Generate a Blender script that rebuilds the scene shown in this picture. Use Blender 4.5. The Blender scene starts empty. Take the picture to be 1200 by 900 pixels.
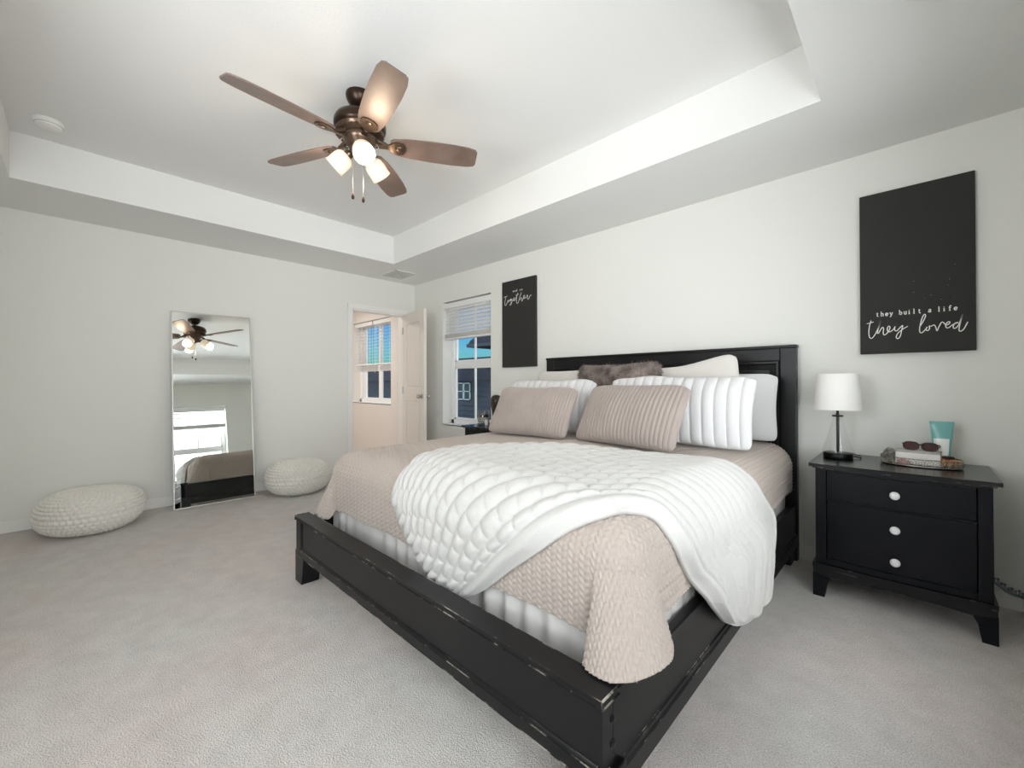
import bpy, bmesh, math, random
import numpy as np
from mathutils import Vector, Matrix, Euler
random.seed(7); rng = np.random.default_rng(7)
C = bpy.context.scene.collection
PI = math.pi

# ------------------------------------------------------------------ camera, sky, exposure
cam_d = bpy.data.cameras.new('camera'); cam = bpy.data.objects.new('camera', cam_d); C.objects.link(cam)
cam_d.sensor_fit = 'HORIZONTAL'; cam_d.sensor_width = 36.0
cam_d.lens = 488.69 * 36 / 1200
cam_d.shift_x = (600 - 608.25) / 1200; cam_d.shift_y = (445.77 - 450) / 1200
cam_d.clip_start = 0.02
yaw, pit, rol = 0.75860, 0.00584, -0.00286
fw0 = Vector((-math.sin(yaw), math.cos(yaw), 0)); rt0 = Vector((math.cos(yaw), math.sin(yaw), 0)); up0 = Vector((0, 0, 1))
fw = fw0 * math.cos(pit) + up0 * math.sin(pit); upv = up0 * math.cos(pit) - fw0 * math.sin(pit)
rt = rt0 * math.cos(rol) + upv * math.sin(rol); up2 = upv * math.cos(rol) - rt0 * math.sin(rol)
m = Matrix.Identity(4)
for i in range(3):
    m[i][0] = rt[i]; m[i][1] = up2[i]; m[i][2] = -fw[i]
m.translation = Vector((4.9414, -3.1451, 1.1128))
cam.matrix_world = m
sc = bpy.context.scene
sc.camera = cam
sc.view_settings.view_transform = 'Standard'; sc.view_settings.look = 'None'
sc.view_settings.gamma = 1.0; sc.view_settings.use_curve_mapping = False
sc.view_settings.exposure = 0.27
sc.cycles.use_denoising = True
sc.cycles.max_bounces = 14; sc.cycles.diffuse_bounces = 8; sc.cycles.glossy_bounces = 5
sc.cycles.transparent_max_bounces = 16; sc.cycles.transmission_bounces = 8
sc.cycles.sample_clamp_indirect = 6.0
sc.cycles.caustics_reflective = False; sc.cycles.caustics_refractive = False

LOW_GLOW = 1.15            # added brightness below the horizon, to bounce off the ceiling
SKY_BRIGHT = 14.5     # hazy glare on the sun side of the sky (right wall's windows)
SKY_BLUE = 0.95
world = bpy.data.worlds.new('sky'); sc.world = world; world.use_nodes = True
nt = world.node_tree; nt.nodes.clear()
tc = nt.nodes.new('ShaderNodeTexCoord'); sep = nt.nodes.new('ShaderNodeSeparateXYZ')
nt.links.new(tc.outputs['Generated'], sep.inputs[0])
ramp = nt.nodes.new('ShaderNodeValToRGB'); nt.links.new(sep.outputs['Z'], ramp.inputs[0])
cr = ramp.color_ramp; cr.elements[0].position = 0.035; cr.elements[0].color = (0.13, 0.44, 0.33, 1)
cr.elements[1].position = 0.14; cr.elements[1].color = (0.07, 0.30, 0.70, 1)
e = cr.elements.new(0.075); e.color = (0.14, 0.45, 0.58, 1)
mr = nt.nodes.new('ShaderNodeMapRange'); mr.interpolation_type = 'SMOOTHSTEP'
mr.inputs['From Min'].default_value = 0.41; mr.inputs['From Max'].default_value = 0.60
dt = nt.nodes.new('ShaderNodeVectorMath'); dt.operation = 'DOT_PRODUCT'; dt.inputs[1].default_value = (0.58, -0.815, 0.0)
nt.links.new(tc.outputs['Generated'], dt.inputs[0]); nt.links.new(dt.outputs['Value'], mr.inputs[0])
b1 = nt.nodes.new('ShaderNodeBackground'); b1.inputs[1].default_value = SKY_BLUE
me = nt.nodes.new('ShaderNodeMapRange'); me.interpolation_type = 'SMOOTHSTEP'     # pale hazy sky to the east
me.inputs['From Min'].default_value = 0.15; me.inputs['From Max'].default_value = 0.55; nt.links.new(sep.outputs['X'], me.inputs[0])
mc = nt.nodes.new('ShaderNodeMix'); mc.data_type = 'RGBA'; nt.links.new(me.outputs[0], mc.inputs[0]); nt.links.new(ramp.outputs[0], mc.inputs[6]); mc.inputs[7].default_value = (1.1, 1.18, 1.28, 1)
nt.links.new(mc.outputs[2], b1.inputs[0])
b2 = nt.nodes.new('ShaderNodeBackground'); b2.inputs[0].default_value = (0.93, 0.97, 1.0, 1); b2.inputs[1].default_value = SKY_BRIGHT
mx = nt.nodes.new('ShaderNodeMixShader'); nt.links.new(mr.outputs[0], mx.inputs[0])
sz = nt.nodes.new('ShaderNodeMapRange'); sz.inputs['From Min'].default_value = -0.25; sz.inputs['From Max'].default_value = 0.35; sz.inputs['To Min'].default_value = SKY_BRIGHT * LOW_GLOW; sz.inputs['To Max'].default_value = SKY_BRIGHT * 0.55
nt.links.new(sep.outputs['Z'], sz.inputs[0]); nt.links.new(sz.outputs[0], b2.inputs[1])
nt.links.new(b1.outputs[0], mx.inputs[1]); nt.links.new(b2.outputs[0], mx.inputs[2])
wo = nt.nodes.new('ShaderNodeOutputWorld'); nt.links.new(mx.outputs[0], wo.inputs[0])

def portal(name, loc, rot, sx, sy):
    l = bpy.data.lights.new(name, 'AREA'); l.shape = 'RECTANGLE'; l.size = sx; l.size_y = sy
    l.cycles.is_portal = True
    o = bpy.data.objects.new(name, l); C.objects.link(o); o.location = loc; o.rotation_euler = rot
    return o
# right wall windows (one unseen, added for daylight), back wall window, hall window
RW = [(-2.14, -1.25), (-4.02, -2.55)]  # first shows in the mirror; second is unseen, added for light
FILL_WIN = (3.3, 4.3, 0.75, 2.10)      # unseen window added behind the camera, for soft even light
portal('window_portal', ((FILL_WIN[0] + FILL_WIN[1]) / 2, -4.45, (FILL_WIN[2] + FILL_WIN[3]) / 2), (PI / 2, 0, 0), FILL_WIN[1] - FILL_WIN[0], FILL_WIN[3] - FILL_WIN[2])
for a, b in RW:
    portal('window_portal', (5.62, (a + b) / 2, 1.33), (0, PI / 2, 0), 1.5, b - a)
portal('window_portal', (1.085, 0.25, 1.36), (-PI / 2, 0, 0), 0.9, 1.54)
portal('window_portal', (-1.255, 0.25, 1.44), (-PI / 2, 0, 0), 1.26, 1.3)
# fill light added to brighten the room beyond the door, no fixture
hl = bpy.data.lights.new('hall_fill_light', 'AREA'); hl.shape = 'DISK'; hl.size = 0.5; hl.energy = 20; hl.color = (1.0, 0.95, 0.90)
ho = bpy.data.objects.new('hall_fill_light', hl); C.objects.link(ho); ho.location = (-1.3, -1.1, 2.40)

# ------------------------------------------------------------------ helpers
def lin(c):
    return tuple(((v / 255) / 12.92 if v / 255 <= 0.04045 else ((v / 255 + 0.055) / 1.055) ** 2.4) for v in c)

def mat(name, rgb, rough=0.6, metal=0.0, bump=None, var=None, spec=0.5, sheen=0.0, coat=0.0):
    """bump=(scale, strength, distance, detail); var=(scale, rgb2, detail) mottles the base colour"""
    M = bpy.data.materials.new(name); M.use_nodes = True
    t = M.node_tree; bs = t.nodes['Principled BSDF']
    bs.inputs['Base Color'].default_value = (*lin(rgb), 1); bs.inputs['Roughness'].default_value = rough
    bs.inputs['Metallic'].default_value = metal; bs.inputs['Specular IOR Level'].default_value = spec
    if sheen: bs.inputs['Sheen Weight'].default_value = sheen
    if coat: bs.inputs['Coat Weight'].default_value = coat
    co = t.nodes.new('ShaderNodeTexCoord')
    if var:
        n = t.nodes.new('ShaderNodeTexNoise'); n.inputs['Scale'].default_value = var[0]; n.inputs['Detail'].default_value = var[2] if len(var) > 2 else 3
        t.links.new(co.outputs['Object'], n.inputs['Vector'])
        r = t.nodes.new('ShaderNodeValToRGB'); r.color_ramp.elements[0].position = 0.35; r.color_ramp.elements[1].position = 0.65
        r.color_ramp.elements[0].color = (*lin(rgb), 1); r.color_ramp.elements[1].color = (*lin(var[1]), 1)
        t.links.new(n.outputs['Fac'], r.inputs[0]); t.links.new(r.outputs[0], bs.inputs['Base Color'])
    if bump:
        n = t.nodes.new('ShaderNodeTexNoise'); n.inputs['Scale'].default_value = bump[0]; n.inputs['Detail'].default_value = bump[3] if len(bump) > 3 else 2
        t.links.new(co.outputs['Object'], n.inputs['Vector'])
        b = t.nodes.new('ShaderNodeBump'); b.inputs['Strength'].default_value = bump[1]; b.inputs['Distance'].default_value = bump[2]
        t.links.new(n.outputs['Fac'], b.inputs['Height']); t.links.new(b.outputs[0], bs.inputs['Normal'])
    return M

def emis(M, rgb, s):
    bs = M.node_tree.nodes['Principled BSDF']
    bs.inputs['Emission Color'].default_value = (*lin(rgb), 1); bs.inputs['Emission Strength'].default_value = s
    return M

def glassmat(name, tint=(1, 1, 1), gloss=0.06, rough=0.02):
    M = bpy.data.materials.new(name); M.use_nodes = True; t = M.node_tree; t.nodes.clear()
    tr = t.nodes.new('ShaderNodeBsdfTransparent'); tr.inputs[0].default_value = (*tint, 1)
    g = t.nodes.new('ShaderNodeBsdfGlossy'); g.inputs['Roughness'].default_value = rough
    lw = t.nodes.new('ShaderNodeLayerWeight'); lw.inputs[0].default_value = 0.35
    pw = t.nodes.new('ShaderNodeMath'); pw.operation = 'POWER'; pw.inputs[1].default_value = 4.0; t.links.new(lw.outputs['Facing'], pw.inputs[0])
    k = t.nodes.new('ShaderNodeMath'); k.operation = 'MULTIPLY_ADD'; k.inputs[1].default_value = gloss * 1.5; k.inputs[2].default_value = gloss * 0.2
    t.links.new(pw.outputs[0], k.inputs[0])
    mxx = t.nodes.new('ShaderNodeMixShader'); t.links.new(k.outputs[0], mxx.inputs[0]); t.links.new(tr.outputs[0], mxx.inputs[1]); t.links.new(g.outputs[0], mxx.inputs[2])
    o = t.nodes.new('ShaderNodeOutputMaterial'); t.links.new(mxx.outputs[0], o.inputs[0])
    return M

class B:
    """collects shapes (authored in world or local space) into one mesh"""
    def __init__(s): s.bm = bmesh.new()
    def box(s, x0, x1, y0, y1, z0, z1, bev=0.0, seg=2, mtx=None):
        r = bmesh.ops.create_cube(s.bm, size=1.0); vs = r['verts']
        for v in vs:
            v.co = Vector((x0 + (v.co.x + .5) * (x1 - x0), y0 + (v.co.y + .5) * (y1 - y0), z0 + (v.co.z + .5) * (z1 - z0)))
        if mtx is not None:
            for v in vs: v.co = mtx @ v.co
        if bev > 0:
            ed = list({e for v in vs for e in v.link_edges})
            bmesh.ops.bevel(s.bm, geom=ed, offset=bev, segments=seg, profile=0.5, affect='EDGES')
        return s
    def lathe(s, prof, c=(0, 0, 0), n=32, mtx=None, cap=True, sx=1, sy=1):
        rings = []
        for r, z in prof:
            ring = []
            for k in range(n):
                a = 2 * PI * k / n; p = Vector((c[0] + r * math.cos(a) * sx, c[1] + r * math.sin(a) * sy, c[2] + z))
                if mtx is not None: p = mtx @ p
                ring.append(s.bm.verts.new(p))
            rings.append(ring)
        for a, b in zip(rings, rings[1:]):
            for k in range(n):
                try: s.bm.faces.new((a[k], a[(k + 1) % n], b[(k + 1) % n], b[k]))
                except ValueError: pass
        if cap:
            for ring in (rings[0], rings[-1]):
                try: s.bm.faces.new(ring)
                except ValueError: pass
        return s
    def tube(s, pts, r, n=10, cap=True, closed=False):
        pts = [Vector(p) for p in pts]; rings = []; N = len(pts); prev = None
        for i, p in enumerate(pts):
            if closed: t = (pts[(i + 1) % N] - pts[i - 1])
            else: t = (pts[min(i + 1, N - 1)] - pts[max(i - 1, 0)])
            t.normalize()
            ref = prev if prev is not None else (Vector((0, 0, 1)) if abs(t.z) < 0.9 else Vector((1, 0, 0)))
            u = ref - t * ref.dot(t)
            if u.length < 1e-6: u = t.orthogonal()
            u.normalize(); w = t.cross(u); prev = u
            rr = r[i] if isinstance(r, (list, tuple)) else r
            rings.append([s.bm.verts.new(p + (u * math.cos(2 * PI * k / n) + w * math.sin(2 * PI * k / n)) * rr) for k in range(n)])
        rng_ = range(N if closed else N - 1)
        for i in rng_:
            a, b = rings[i], rings[(i + 1) % N]
            for k in range(n): s.bm.faces.new((a[k], a[(k + 1) % n], b[(k + 1) % n], b[k]))
        if cap and not closed:
            s.bm.faces.new(rings[0]); s.bm.faces.new(rings[-1])
        return s
    def prism(s, poly, d0, d1, axis='y', mtx=None):
        """polygon in two axes, extruded along the third"""
        def P(a, b, d):
            v = {'y': (a, d, b), 'x': (d, a, b), 'z': (a, b, d)}[axis]; v = Vector(v)
            return mtx @ v if mtx is not None else v
        f = [s.bm.verts.new(P(a, b, d0)) for a, b in poly]; g = [s.bm.verts.new(P(a, b, d1)) for a, b in poly]
        n = len(poly); s.bm.faces.new(f); s.bm.faces.new(list(reversed(g)))
        for k in range(n): s.bm.faces.new((f[k], f[(k + 1) % n], g[(k + 1) % n], g[k]))
        return s
    def sphere(s, c, r, sx=1, sy=1, sz=1, u=20, v=12, mtx=None):
        q = bmesh.ops.create_uvsphere(s.bm, u_segments=u, v_segments=v, radius=r)
        for w in q['verts']:
            w.co = Vector((c[0] + w.co.x * sx, c[1] + w.co.y * sy, c[2] + w.co.z * sz))
            if mtx is not None: w.co = mtx @ w.co
        return s
    def build(s, name, M, parent=None, smooth=False, root=None, angle=None):
        """root: the thing's empty; geometry authored in world space is moved into its local space"""
        if root is not None:
            off = Vector(root.location)
            for v in s.bm.verts: v.co -= off
        bmesh.ops.recalc_face_normals(s.bm, faces=s.bm.faces)
        me = bpy.data.meshes.new(name); s.bm.to_mesh(me); s.bm.free()
        if smooth:
            me.polygons.foreach_set('use_smooth', [True] * len(me.polygons))
            if angle: me.set_sharp_from_angle(angle=math.radians(angle))
        o = bpy.data.objects.new(name, me); C.objects.link(o)
        if M: me.materials.append(M)
        if parent is not None: o.parent = parent
        return o

def grid_mesh(name, P, M, parent=None, root=None, closed_u=False, smooth=True, uv=None, extra=None):
    """P: (nu, nv, 3) array -> quad mesh; extra: second layer joined along the rim (closed shell)"""
    P = np.asarray(P, float); nu, nv = P.shape[:2]
    if root is not None: P = P - np.array(root.location)
    idx = np.arange(nu * nv).reshape(nu, nv)
    iu = np.arange(nu if closed_u else nu - 1); iv = np.arange(nv - 1)
    I, J = np.meshgrid(iu, iv, indexing='ij'); I2 = (I + 1) % nu
    F = np.stack([idx[I, J], idx[I2, J], idx[I2, J + 1], idx[I, J + 1]], -1).reshape(-1, 4)
    V = P.reshape(-1, 3)
    if extra is not None:
        Q = np.asarray(extra, float)
        if root is not None: Q = Q - np.array(root.location)
        n0 = len(V); V = np.concatenate([V, Q.reshape(-1, 3)]); F2 = F[:, ::-1] + n0; rim = []
        loop = list(idx[:, 0]) + list(idx[-1, 1:]) + list(idx[-2::-1, -1]) + list(idx[0, -2:0:-1])
        for a, b in zip(loop, loop[1:] + loop[:1]): rim.append((b, a, a + n0, b + n0))
        F = np.concatenate([F, F2, np.array(rim)])
    me = bpy.data.meshes.new(name)
    me.vertices.add(len(V)); me.vertices.foreach_set('co', V.astype(np.float32).ravel())
    me.loops.add(F.size); me.loops.foreach_set('vertex_index', F.astype(np.int32).ravel())
    me.polygons.add(len(F)); me.polygons.foreach_set('loop_start', (np.arange(len(F)) * 4).astype(np.int32))
    me.polygons.foreach_set('use_smooth', np.ones(len(F), dtype=bool))
    me.update(calc_edges=True); me.validate()
    o = bpy.data.objects.new(name, me); C.objects.link(o); me.materials.append(M)
    if parent is not None: o.parent = parent
    return o

def tag(o, label, cat, group=None):
    o['label'] = label; o['category'] = cat
    if group: o['group'] = group
    return o
def thing(name, loc, label, cat, group=None, rz=0.0):
    o = bpy.data.objects.new(name, None); C.objects.link(o); o.location = loc; o.rotation_euler = (0, 0, rz)
    o.empty_display_size = 0.1
    return tag(o, label, cat, group)
def struct(o):
    o['kind'] = 'structure'; return o
def copy_tree(o, parent=None):
    c = o.copy(); C.objects.link(c)
    if parent is not None: c.parent = parent
    for ch in list(o.children): copy_tree(ch, c)
    return c

# ------------------------------------------------------------------ materials
M_wall = mat('wall_paint', (229, 229, 224), 0.85, bump=(140, 0.12, 0.004, 3))
M_ceil = mat('ceiling_paint', (230, 230, 228), 0.9, bump=(90, 0.18, 0.005, 3))
M_trim = mat('trim_paint', (236, 235, 232), 0.45)
M_door = mat('door_paint', (231, 224, 216), 0.5)
M_hall = mat('hall_wall_paint', (226, 219, 213), 0.85, bump=(140, 0.1, 0.004, 3))
M_vinyl = mat('window_vinyl', (240, 241, 240), 0.35)
M_slat = mat('blind_slat', (232, 232, 230), 0.45)
M_glass = glassmat('window_glass', gloss=.10)
M_black = mat('black_paint', (16, 16, 18), 0.38, var=(5, (20, 20, 22), 4), bump=(60, 0.05, 0.002, 2), spec=.33)
M_blackworn = mat('worn_black_paint', (16, 16, 18), 0.38, var=(5, (20, 20, 22), 4), bump=(60, 0.05, 0.002, 2), spec=.33)
M_nickel = mat('brushed_nickel', (190, 188, 184), 0.3, 1.0)
M_chrome = mat('chrome', (225, 225, 225), 0.12, 1.0)

def worn(M, scale=(9, 9, 60), th=.60):
    """paint rubbed off along sharp edges, in irregular patches"""
    t = M.node_tree; bs = t.nodes['Principled BSDF']
    be = t.nodes.new('ShaderNodeBevel'); be.samples = 6; be.inputs['Radius'].default_value = 0.0035
    ge = t.nodes.new('ShaderNodeNewGeometry'); dp = t.nodes.new('ShaderNodeVectorMath'); dp.operation = 'DOT_PRODUCT'
    t.links.new(be.outputs[0], dp.inputs[0]); t.links.new(ge.outputs['True Normal'], dp.inputs[1])
    ed = t.nodes.new('ShaderNodeMapRange'); ed.inputs['From Min'].default_value = .985; ed.inputs['From Max'].default_value = .93
    t.links.new(dp.outputs['Value'], ed.inputs[0])
    co = t.nodes.new('ShaderNodeTexCoord'); n = t.nodes.new('ShaderNodeTexNoise'); n.inputs['Scale'].default_value = scale[0]; n.inputs['Detail'].default_value = 8; n.inputs['Roughness'].default_value = .72
    t.links.new(co.outputs['Object'], n.inputs['Vector'])
    nr = t.nodes.new('ShaderNodeMapRange'); nr.inputs['From Min'].default_value = th - .04; nr.inputs['From Max'].default_value = th + .04; t.links.new(n.outputs['Fac'], nr.inputs[0])
    mu = t.nodes.new('ShaderNodeMath'); mu.operation = 'MULTIPLY'; t.links.new(ed.outputs[0], mu.inputs[0]); t.links.new(nr.outputs[0], mu.inputs[1])
    mi = t.nodes.new('ShaderNodeMix'); mi.data_type = 'RGBA'; t.links.new(mu.outputs[0], mi.inputs[0])
    src = bs.inputs['Base Color'].links[0].from_socket if bs.inputs['Base Color'].links else None
    if src: t.links.new(src, mi.inputs[6])
    else: mi.inputs[6].default_value = bs.inputs['Base Color'].default_value
    mi.inputs[7].default_value = (*lin((176, 168, 158)), 1); t.links.new(mi.outputs[2], bs.inputs['Base Color'])
    return M
def carpet():
    M = bpy.data.materials.new('carpet'); M.use_nodes = True; t = M.node_tree; bs = t.nodes['Principled BSDF']
    bs.inputs['Roughness'].default_value = 0.95; bs.inputs['Specular IOR Level'].default_value = 0.1
    bs.inputs['Sheen Weight'].default_value = 0.15
    co = t.nodes.new('ShaderNodeTexCoord')
    def noise(s, d, r=0.5):
        n = t.nodes.new('ShaderNodeTexNoise'); n.inputs['Scale'].default_value = s; n.inputs['Detail'].default_value = d; n.inputs['Roughness'].default_value = r
        t.links.new(co.outputs['Object'], n.inputs['Vector']); return n
    big = noise(1.1, 4); r1 = t.nodes.new('ShaderNodeValToRGB')
    r1.color_ramp.elements[0].position = 0.40; r1.color_ramp.elements[0].color = (*lin((243, 240, 236)), 1)
    r1.color_ramp.elements[1].position = 0.62; r1.color_ramp.elements[1].color = (*lin((244, 234, 230)), 1)
    t.links.new(big.outputs['Fac'], r1.inputs[0])
    mid = noise(9, 5, 0.65); fine = noise(230, 3, 0.75)
    r2 = t.nodes.new('ShaderNodeValToRGB'); r2.color_ramp.elements[0].position = 0.30; r2.color_ramp.elements[0].color = (0.88, 0.875, 0.87, 1)
    r2.color_ramp.elements[1].position = 0.62; r2.color_ramp.elements[1].color = (1, 1, 1, 1); t.links.new(mid.outputs['Fac'], r2.inputs[0])
    r3 = t.nodes.new('ShaderNodeValToRGB'); r3.color_ramp.elements[0].position = 0.36; r3.color_ramp.elements[0].color = (0.66, 0.65, 0.64, 1)
    r3.color_ramp.elements[1].position = 0.55; r3.color_ramp.elements[1].color = (1, 1, 1, 1); t.links.new(fine.outputs['Fac'], r3.inputs[0])
    def mul(a, b):
        x = t.nodes.new('ShaderNodeMix'); x.data_type = 'RGBA'; x.blend_type = 'MULTIPLY'; x.inputs[0].default_value = 1
        t.links.new(a, x.inputs[6]); t.links.new(b, x.inputs[7]); return x.outputs[2]
    col = mul(mul(r1.outputs[0], r2.outputs[0]), r3.outputs[0]); t.links.new(col, bs.inputs['Base Color'])
    vor = t.nodes.new('ShaderNodeTexVoronoi'); vor.inputs['Scale'].default_value = 210; t.links.new(co.outputs['Object'], vor.inputs['Vector'])
    ad = t.nodes.new('ShaderNodeMath'); ad.operation = 'ADD'; t.links.new(fine.outputs['Fac'], ad.inputs[0]); t.links.new(vor.outputs['Distance'], ad.inputs[1])
    b = t.nodes.new('ShaderNodeBump'); b.inputs['Strength'].default_value = 0.8; b.inputs['Distance'].default_value = 0.008
    t.links.new(ad.outputs[0], b.inputs['Height']); t.links.new(b.outputs[0], bs.inputs['Normal'])
    return M
M_carpet = carpet(); worn(M_blackworn, th=.56)

# ------------------------------------------------------------------ the room shell
W, D, H, HT = 5.37, -4.196, 2.44, 2.743
TX0, TX1, TY0, TY1 = 0.7405, 4.6295, -3.456, -0.740
struct(B().box(-0.12, W + .2, D - .2, 0.02, -0.10, 0.0).build('floor', M_carpet))
b = B()   # soffit ring and raised tray
b.box(-0.12, TX0, D - .2, 0.2, H, HT); b.box(TX1, W + .2, D - .2, 0.2, H, HT)
b.box(TX0, TX1, TY1, 0.2, H, HT); b.box(TX0, TX1, D - .2, TY0, H, HT)
b.box(-0.12, W + .2, D - .2, 0.2, HT, HT + .1)
struct(b.build('ceiling', M_ceil))
def wall_open(name, M, axis, c0, c1, a0, a1, z0, z1, ops):
    """box wall running along axis from a0 to a1 with rectangular openings (a, b, zlo, zhi)"""
    b = B()
    def bx(p, q, zl, zh):
        if q - p < 1e-4 or zh - zl < 1e-4: return
        if axis == 'x': b.box(p, q, c0, c1, zl, zh)
        else: b.box(c0, c1, p, q, zl, zh)
    cur = a0
    for (p, q, zl, zh) in sorted(ops):
        bx(cur, p, z0, z1); bx(p, q, z0, zl); bx(p, q, zh, z1); cur = q
    bx(cur, a1, z0, z1)
    return struct(b.build(name, M))
WZ0, WZ1 = 0.60, 2.12
wall_open('wall_back', M_wall, 'x', 0.0, 0.2, -0.12, W + .2, 0, H, [(0.64, 1.53, WZ0, WZ1)])
wall_open('wall_left', M_wall, 'y', -0.12, 0.0, D - .2, 0.0, 0, H, [(-0.872, -0.165, 0.0, 2.02)])
wall_open('wall_right', M_wall, 'y', W, W + .2, D - .2, 0.0, 0, H, [(a, b_, 0.55, 2.00) for a, b_ in RW])
wall_open('wall_front', M_wall, 'x', D - .2, D, -0.12, W + .2, 0, H, [FILL_WIN])
# baseboards
def base(name, pts):
    b = B()
    for (x0, x1, y0, y1) in pts:
        b.box(x0, x1, y0, y1, 0, 0.085, 0.004)
    return struct(b.build(name, M_trim))
base('baseboard_back', [(0, W, -0.014, 0.0)])
base('baseboard_left', [(0, 0.014, D, -0.925)])
base('baseboard_right', [(W - .014, W, D, 0)])
base('baseboard_front', [(0, W, D, D + .014)])
# the room beyond the door
struct(B().box(-3.2, -0.12, -2.4, 0.02, -0.10, 0.0).build('floor_hall', M_carpet))
struct(B().box(-3.2, -0.12, -2.4, 0.2, H, H + .1).build('ceiling_hall', M_ceil))
HW = (-1.88, -0.63, 0.80, 2.10)
wall_open('wall_hall_back', M_hall, 'x', 0.0, 0.2, -3.2, -0.12, 0, H, [HW])
struct(B().box(-3.2, -3.1, -2.4, 0.0, 0, H).build('wall_hall_left', M_hall))
struct(B().box(-3.1, -0.12, -2.4, -2.3, 0, H).build('wall_hall_front', M_hall))
# door casing and jamb
b = B()
b.box(0.0, 0.016, -0.925, -0.872, 0, 2.075, 0.003); b.box(0.0, 0.016, -0.165, -0.112, 0, 2.075, 0.003)
b.box(0.0, 0.018, -0.925, -0.112, 2.02, 2.078, 0.003)
b.box(-0.12, 0.0, -0.872, -0.858, 0, 2.02); b.box(-0.12, 0.0, -0.179, -0.165, 0, 2.02); b.box(-0.12, 0.0, -0.872, -0.165, 2.006, 2.02)
b.box(-0.136, -0.12, -0.925, -0.872, 0, 2.075); b.box(-0.136, -0.12, -0.165, -0.112, 0, 2.075); b.box(-0.136, -0.12, -0.925, -0.112, 2.02, 2.078)
struct(b.build('trim_1', M_trim))
# open door leaf: local x runs from hinge to free edge, local y is thickness, swung into the room
def make_door():
    root = bpy.data.objects.new('door_1', None); C.objects.link(root); struct(root)
    root.location = (0.022, -0.178, 0.0); root.rotation_euler = (0, 0, math.radians(-10.5))
    w, h0, h1, t = 0.70, 0.012, 2.005, 0.035
    px = (0.115, w - 0.115); rows = [(0.24, 0.90), (1.04, 1.88)]
    b = B()
    b.box(0, px[0], -t / 2, t / 2, h0, h1, .002); b.box(px[1], w, -t / 2, t / 2, h0, h1, .002)
    zs = [h0] + [z for r in rows for z in r] + [h1]
    for k in range(0, len(zs), 2): b.box(px[0], px[1], -t / 2, t / 2, zs[k], zs[k + 1])
    struct(b.build('leaf_frame', M_door, root))
    for zl, zh in rows:
        q = B(); q.box(px[0], px[1], -0.008, 0.008, zl, zh)
        for sgn in (-1, 1):
            q.box(px[0] + .035, px[1] - .035, min(sgn * .008, sgn * .015), max(sgn * .008, sgn * .015), zl + .035, zh - .035, .003)
            for (x0, x1, z0, z1) in ((px[0], px[0] + .014, zl, zh), (px[1] - .014, px[1], zl, zh), (px[0], px[1], zl, zl + .014), (px[0], px[1], zh - .014, zh)):
                q.box(x0, x1, min(sgn * .008, sgn * .0155), max(sgn * .008, sgn * .0155), z0, z1, .003)
        struct(q.build('door_panel', M_door, root))
    for sgn in (-1, 1):
        k = B(); mt = Matrix.Translation((w - .062, sgn * t / 2, 0.955)) @ Matrix.Rotation(-sgn * PI / 2, 4, 'X')
        k.lathe([(0.03, 0), (0.03, .006), (0.012, .010), (0.011, .028), (0.024, .036), (0.028, .048), (0.022, .060), (0.005, .064)], n=24, mtx=mt)
        struct(k.build('door_knob', M_nickel, root, smooth=True, angle=40))
    hb = B()
    for z in (0.25, 1.02, 1.80): hb.lathe([(0.006, -.045), (0.006, .045)], (0, -t / 2, z), 10); hb.box(0, .03, -t / 2 - .002, -t / 2, z - .045, z + .045)
    struct(hb.build('hinge', M_nickel, root))
    return root
make_door()

# ------------------------------------------------------------------ windows: local x along wall, y outward, z up
def make_window(name, w, h, mulls=(0.5,), loc=(0, 0, 0), rz=0.0, rail=0.5, depth=0.135, fr=0.055):
    root = bpy.data.objects.new(name, None); C.objects.link(root); struct(root); root.location = loc; root.rotation_euler = (0, 0, rz)
    y0, y1 = depth, depth + .06
    b = B(); b.box(0, fr, y0, y1, 0, h, .004); b.box(w - fr, w, y0, y1, 0, h, .004); b.box(0, w, y0, y1, 0, fr, .004); b.box(0, w, y0, y1, h - fr, h, .004)
    struct(b.build('window_frame', M_vinyl, root))
    zr = h * rail
    b = B(); b.box(fr, w - fr, y0 + .005, y0 + .045, zr - .032, zr + .032, .004)
    for (zl, zh, yy) in ((fr, zr - .032, y0 + .006), (zr + .032, h - fr, y0 + .02)):
        b.box(fr, fr + .03, yy, yy + .03, zl, zh, .003); b.box(w - fr - .03, w - fr, yy, yy + .03, zl, zh, .003)
        b.box(fr, w - fr, yy, yy + .03, zl, zl + .025, .003); b.box(fr, w - fr, yy, yy + .03, zh - .02, zh, .003)
    struct(b.build('window_sash', M_vinyl, root))
    b = B()
    for mfrac in mulls:
        hw = .010 if len(mulls) == 1 else .05
        b.box(w * mfrac - hw, w * mfrac + hw, y0 + .012, y0 + .038, fr, h - fr, .003)
    struct(b.build('window_muntin', M_vinyl, root))
    for zl, zh in ((fr, zr), (zr, h - fr)):
        g = B(); g.box(fr, w - fr, y0 + .026, y0 + .029, zl, zh); struct(g.build('window_pane', M_glass, root))
    s = B(); s.box(-.0, w, 0.0, y0, -.012, 0.004, .002); struct(s.build('window_sill', M_trim, root))
    return root
make_window('window_1', 0.89, WZ1 - WZ0, (0.5,), (0.64, 0, WZ0), 0, rail=0.49)
make_window('window_2', HW[1] - HW[0], HW[3] - HW[2], (0.12, 0.535), (HW[0], 0, HW[2]), 0, rail=0.43)
for k, (a, b_) in enumerate(RW):
    make_window('window_%d' % (k + 3), b_ - a, 1.45, (0.5,), (W, b_, 0.55), -PI / 2, rail=0.415)  # the one beside the camera is unseen, added to light the room

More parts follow.
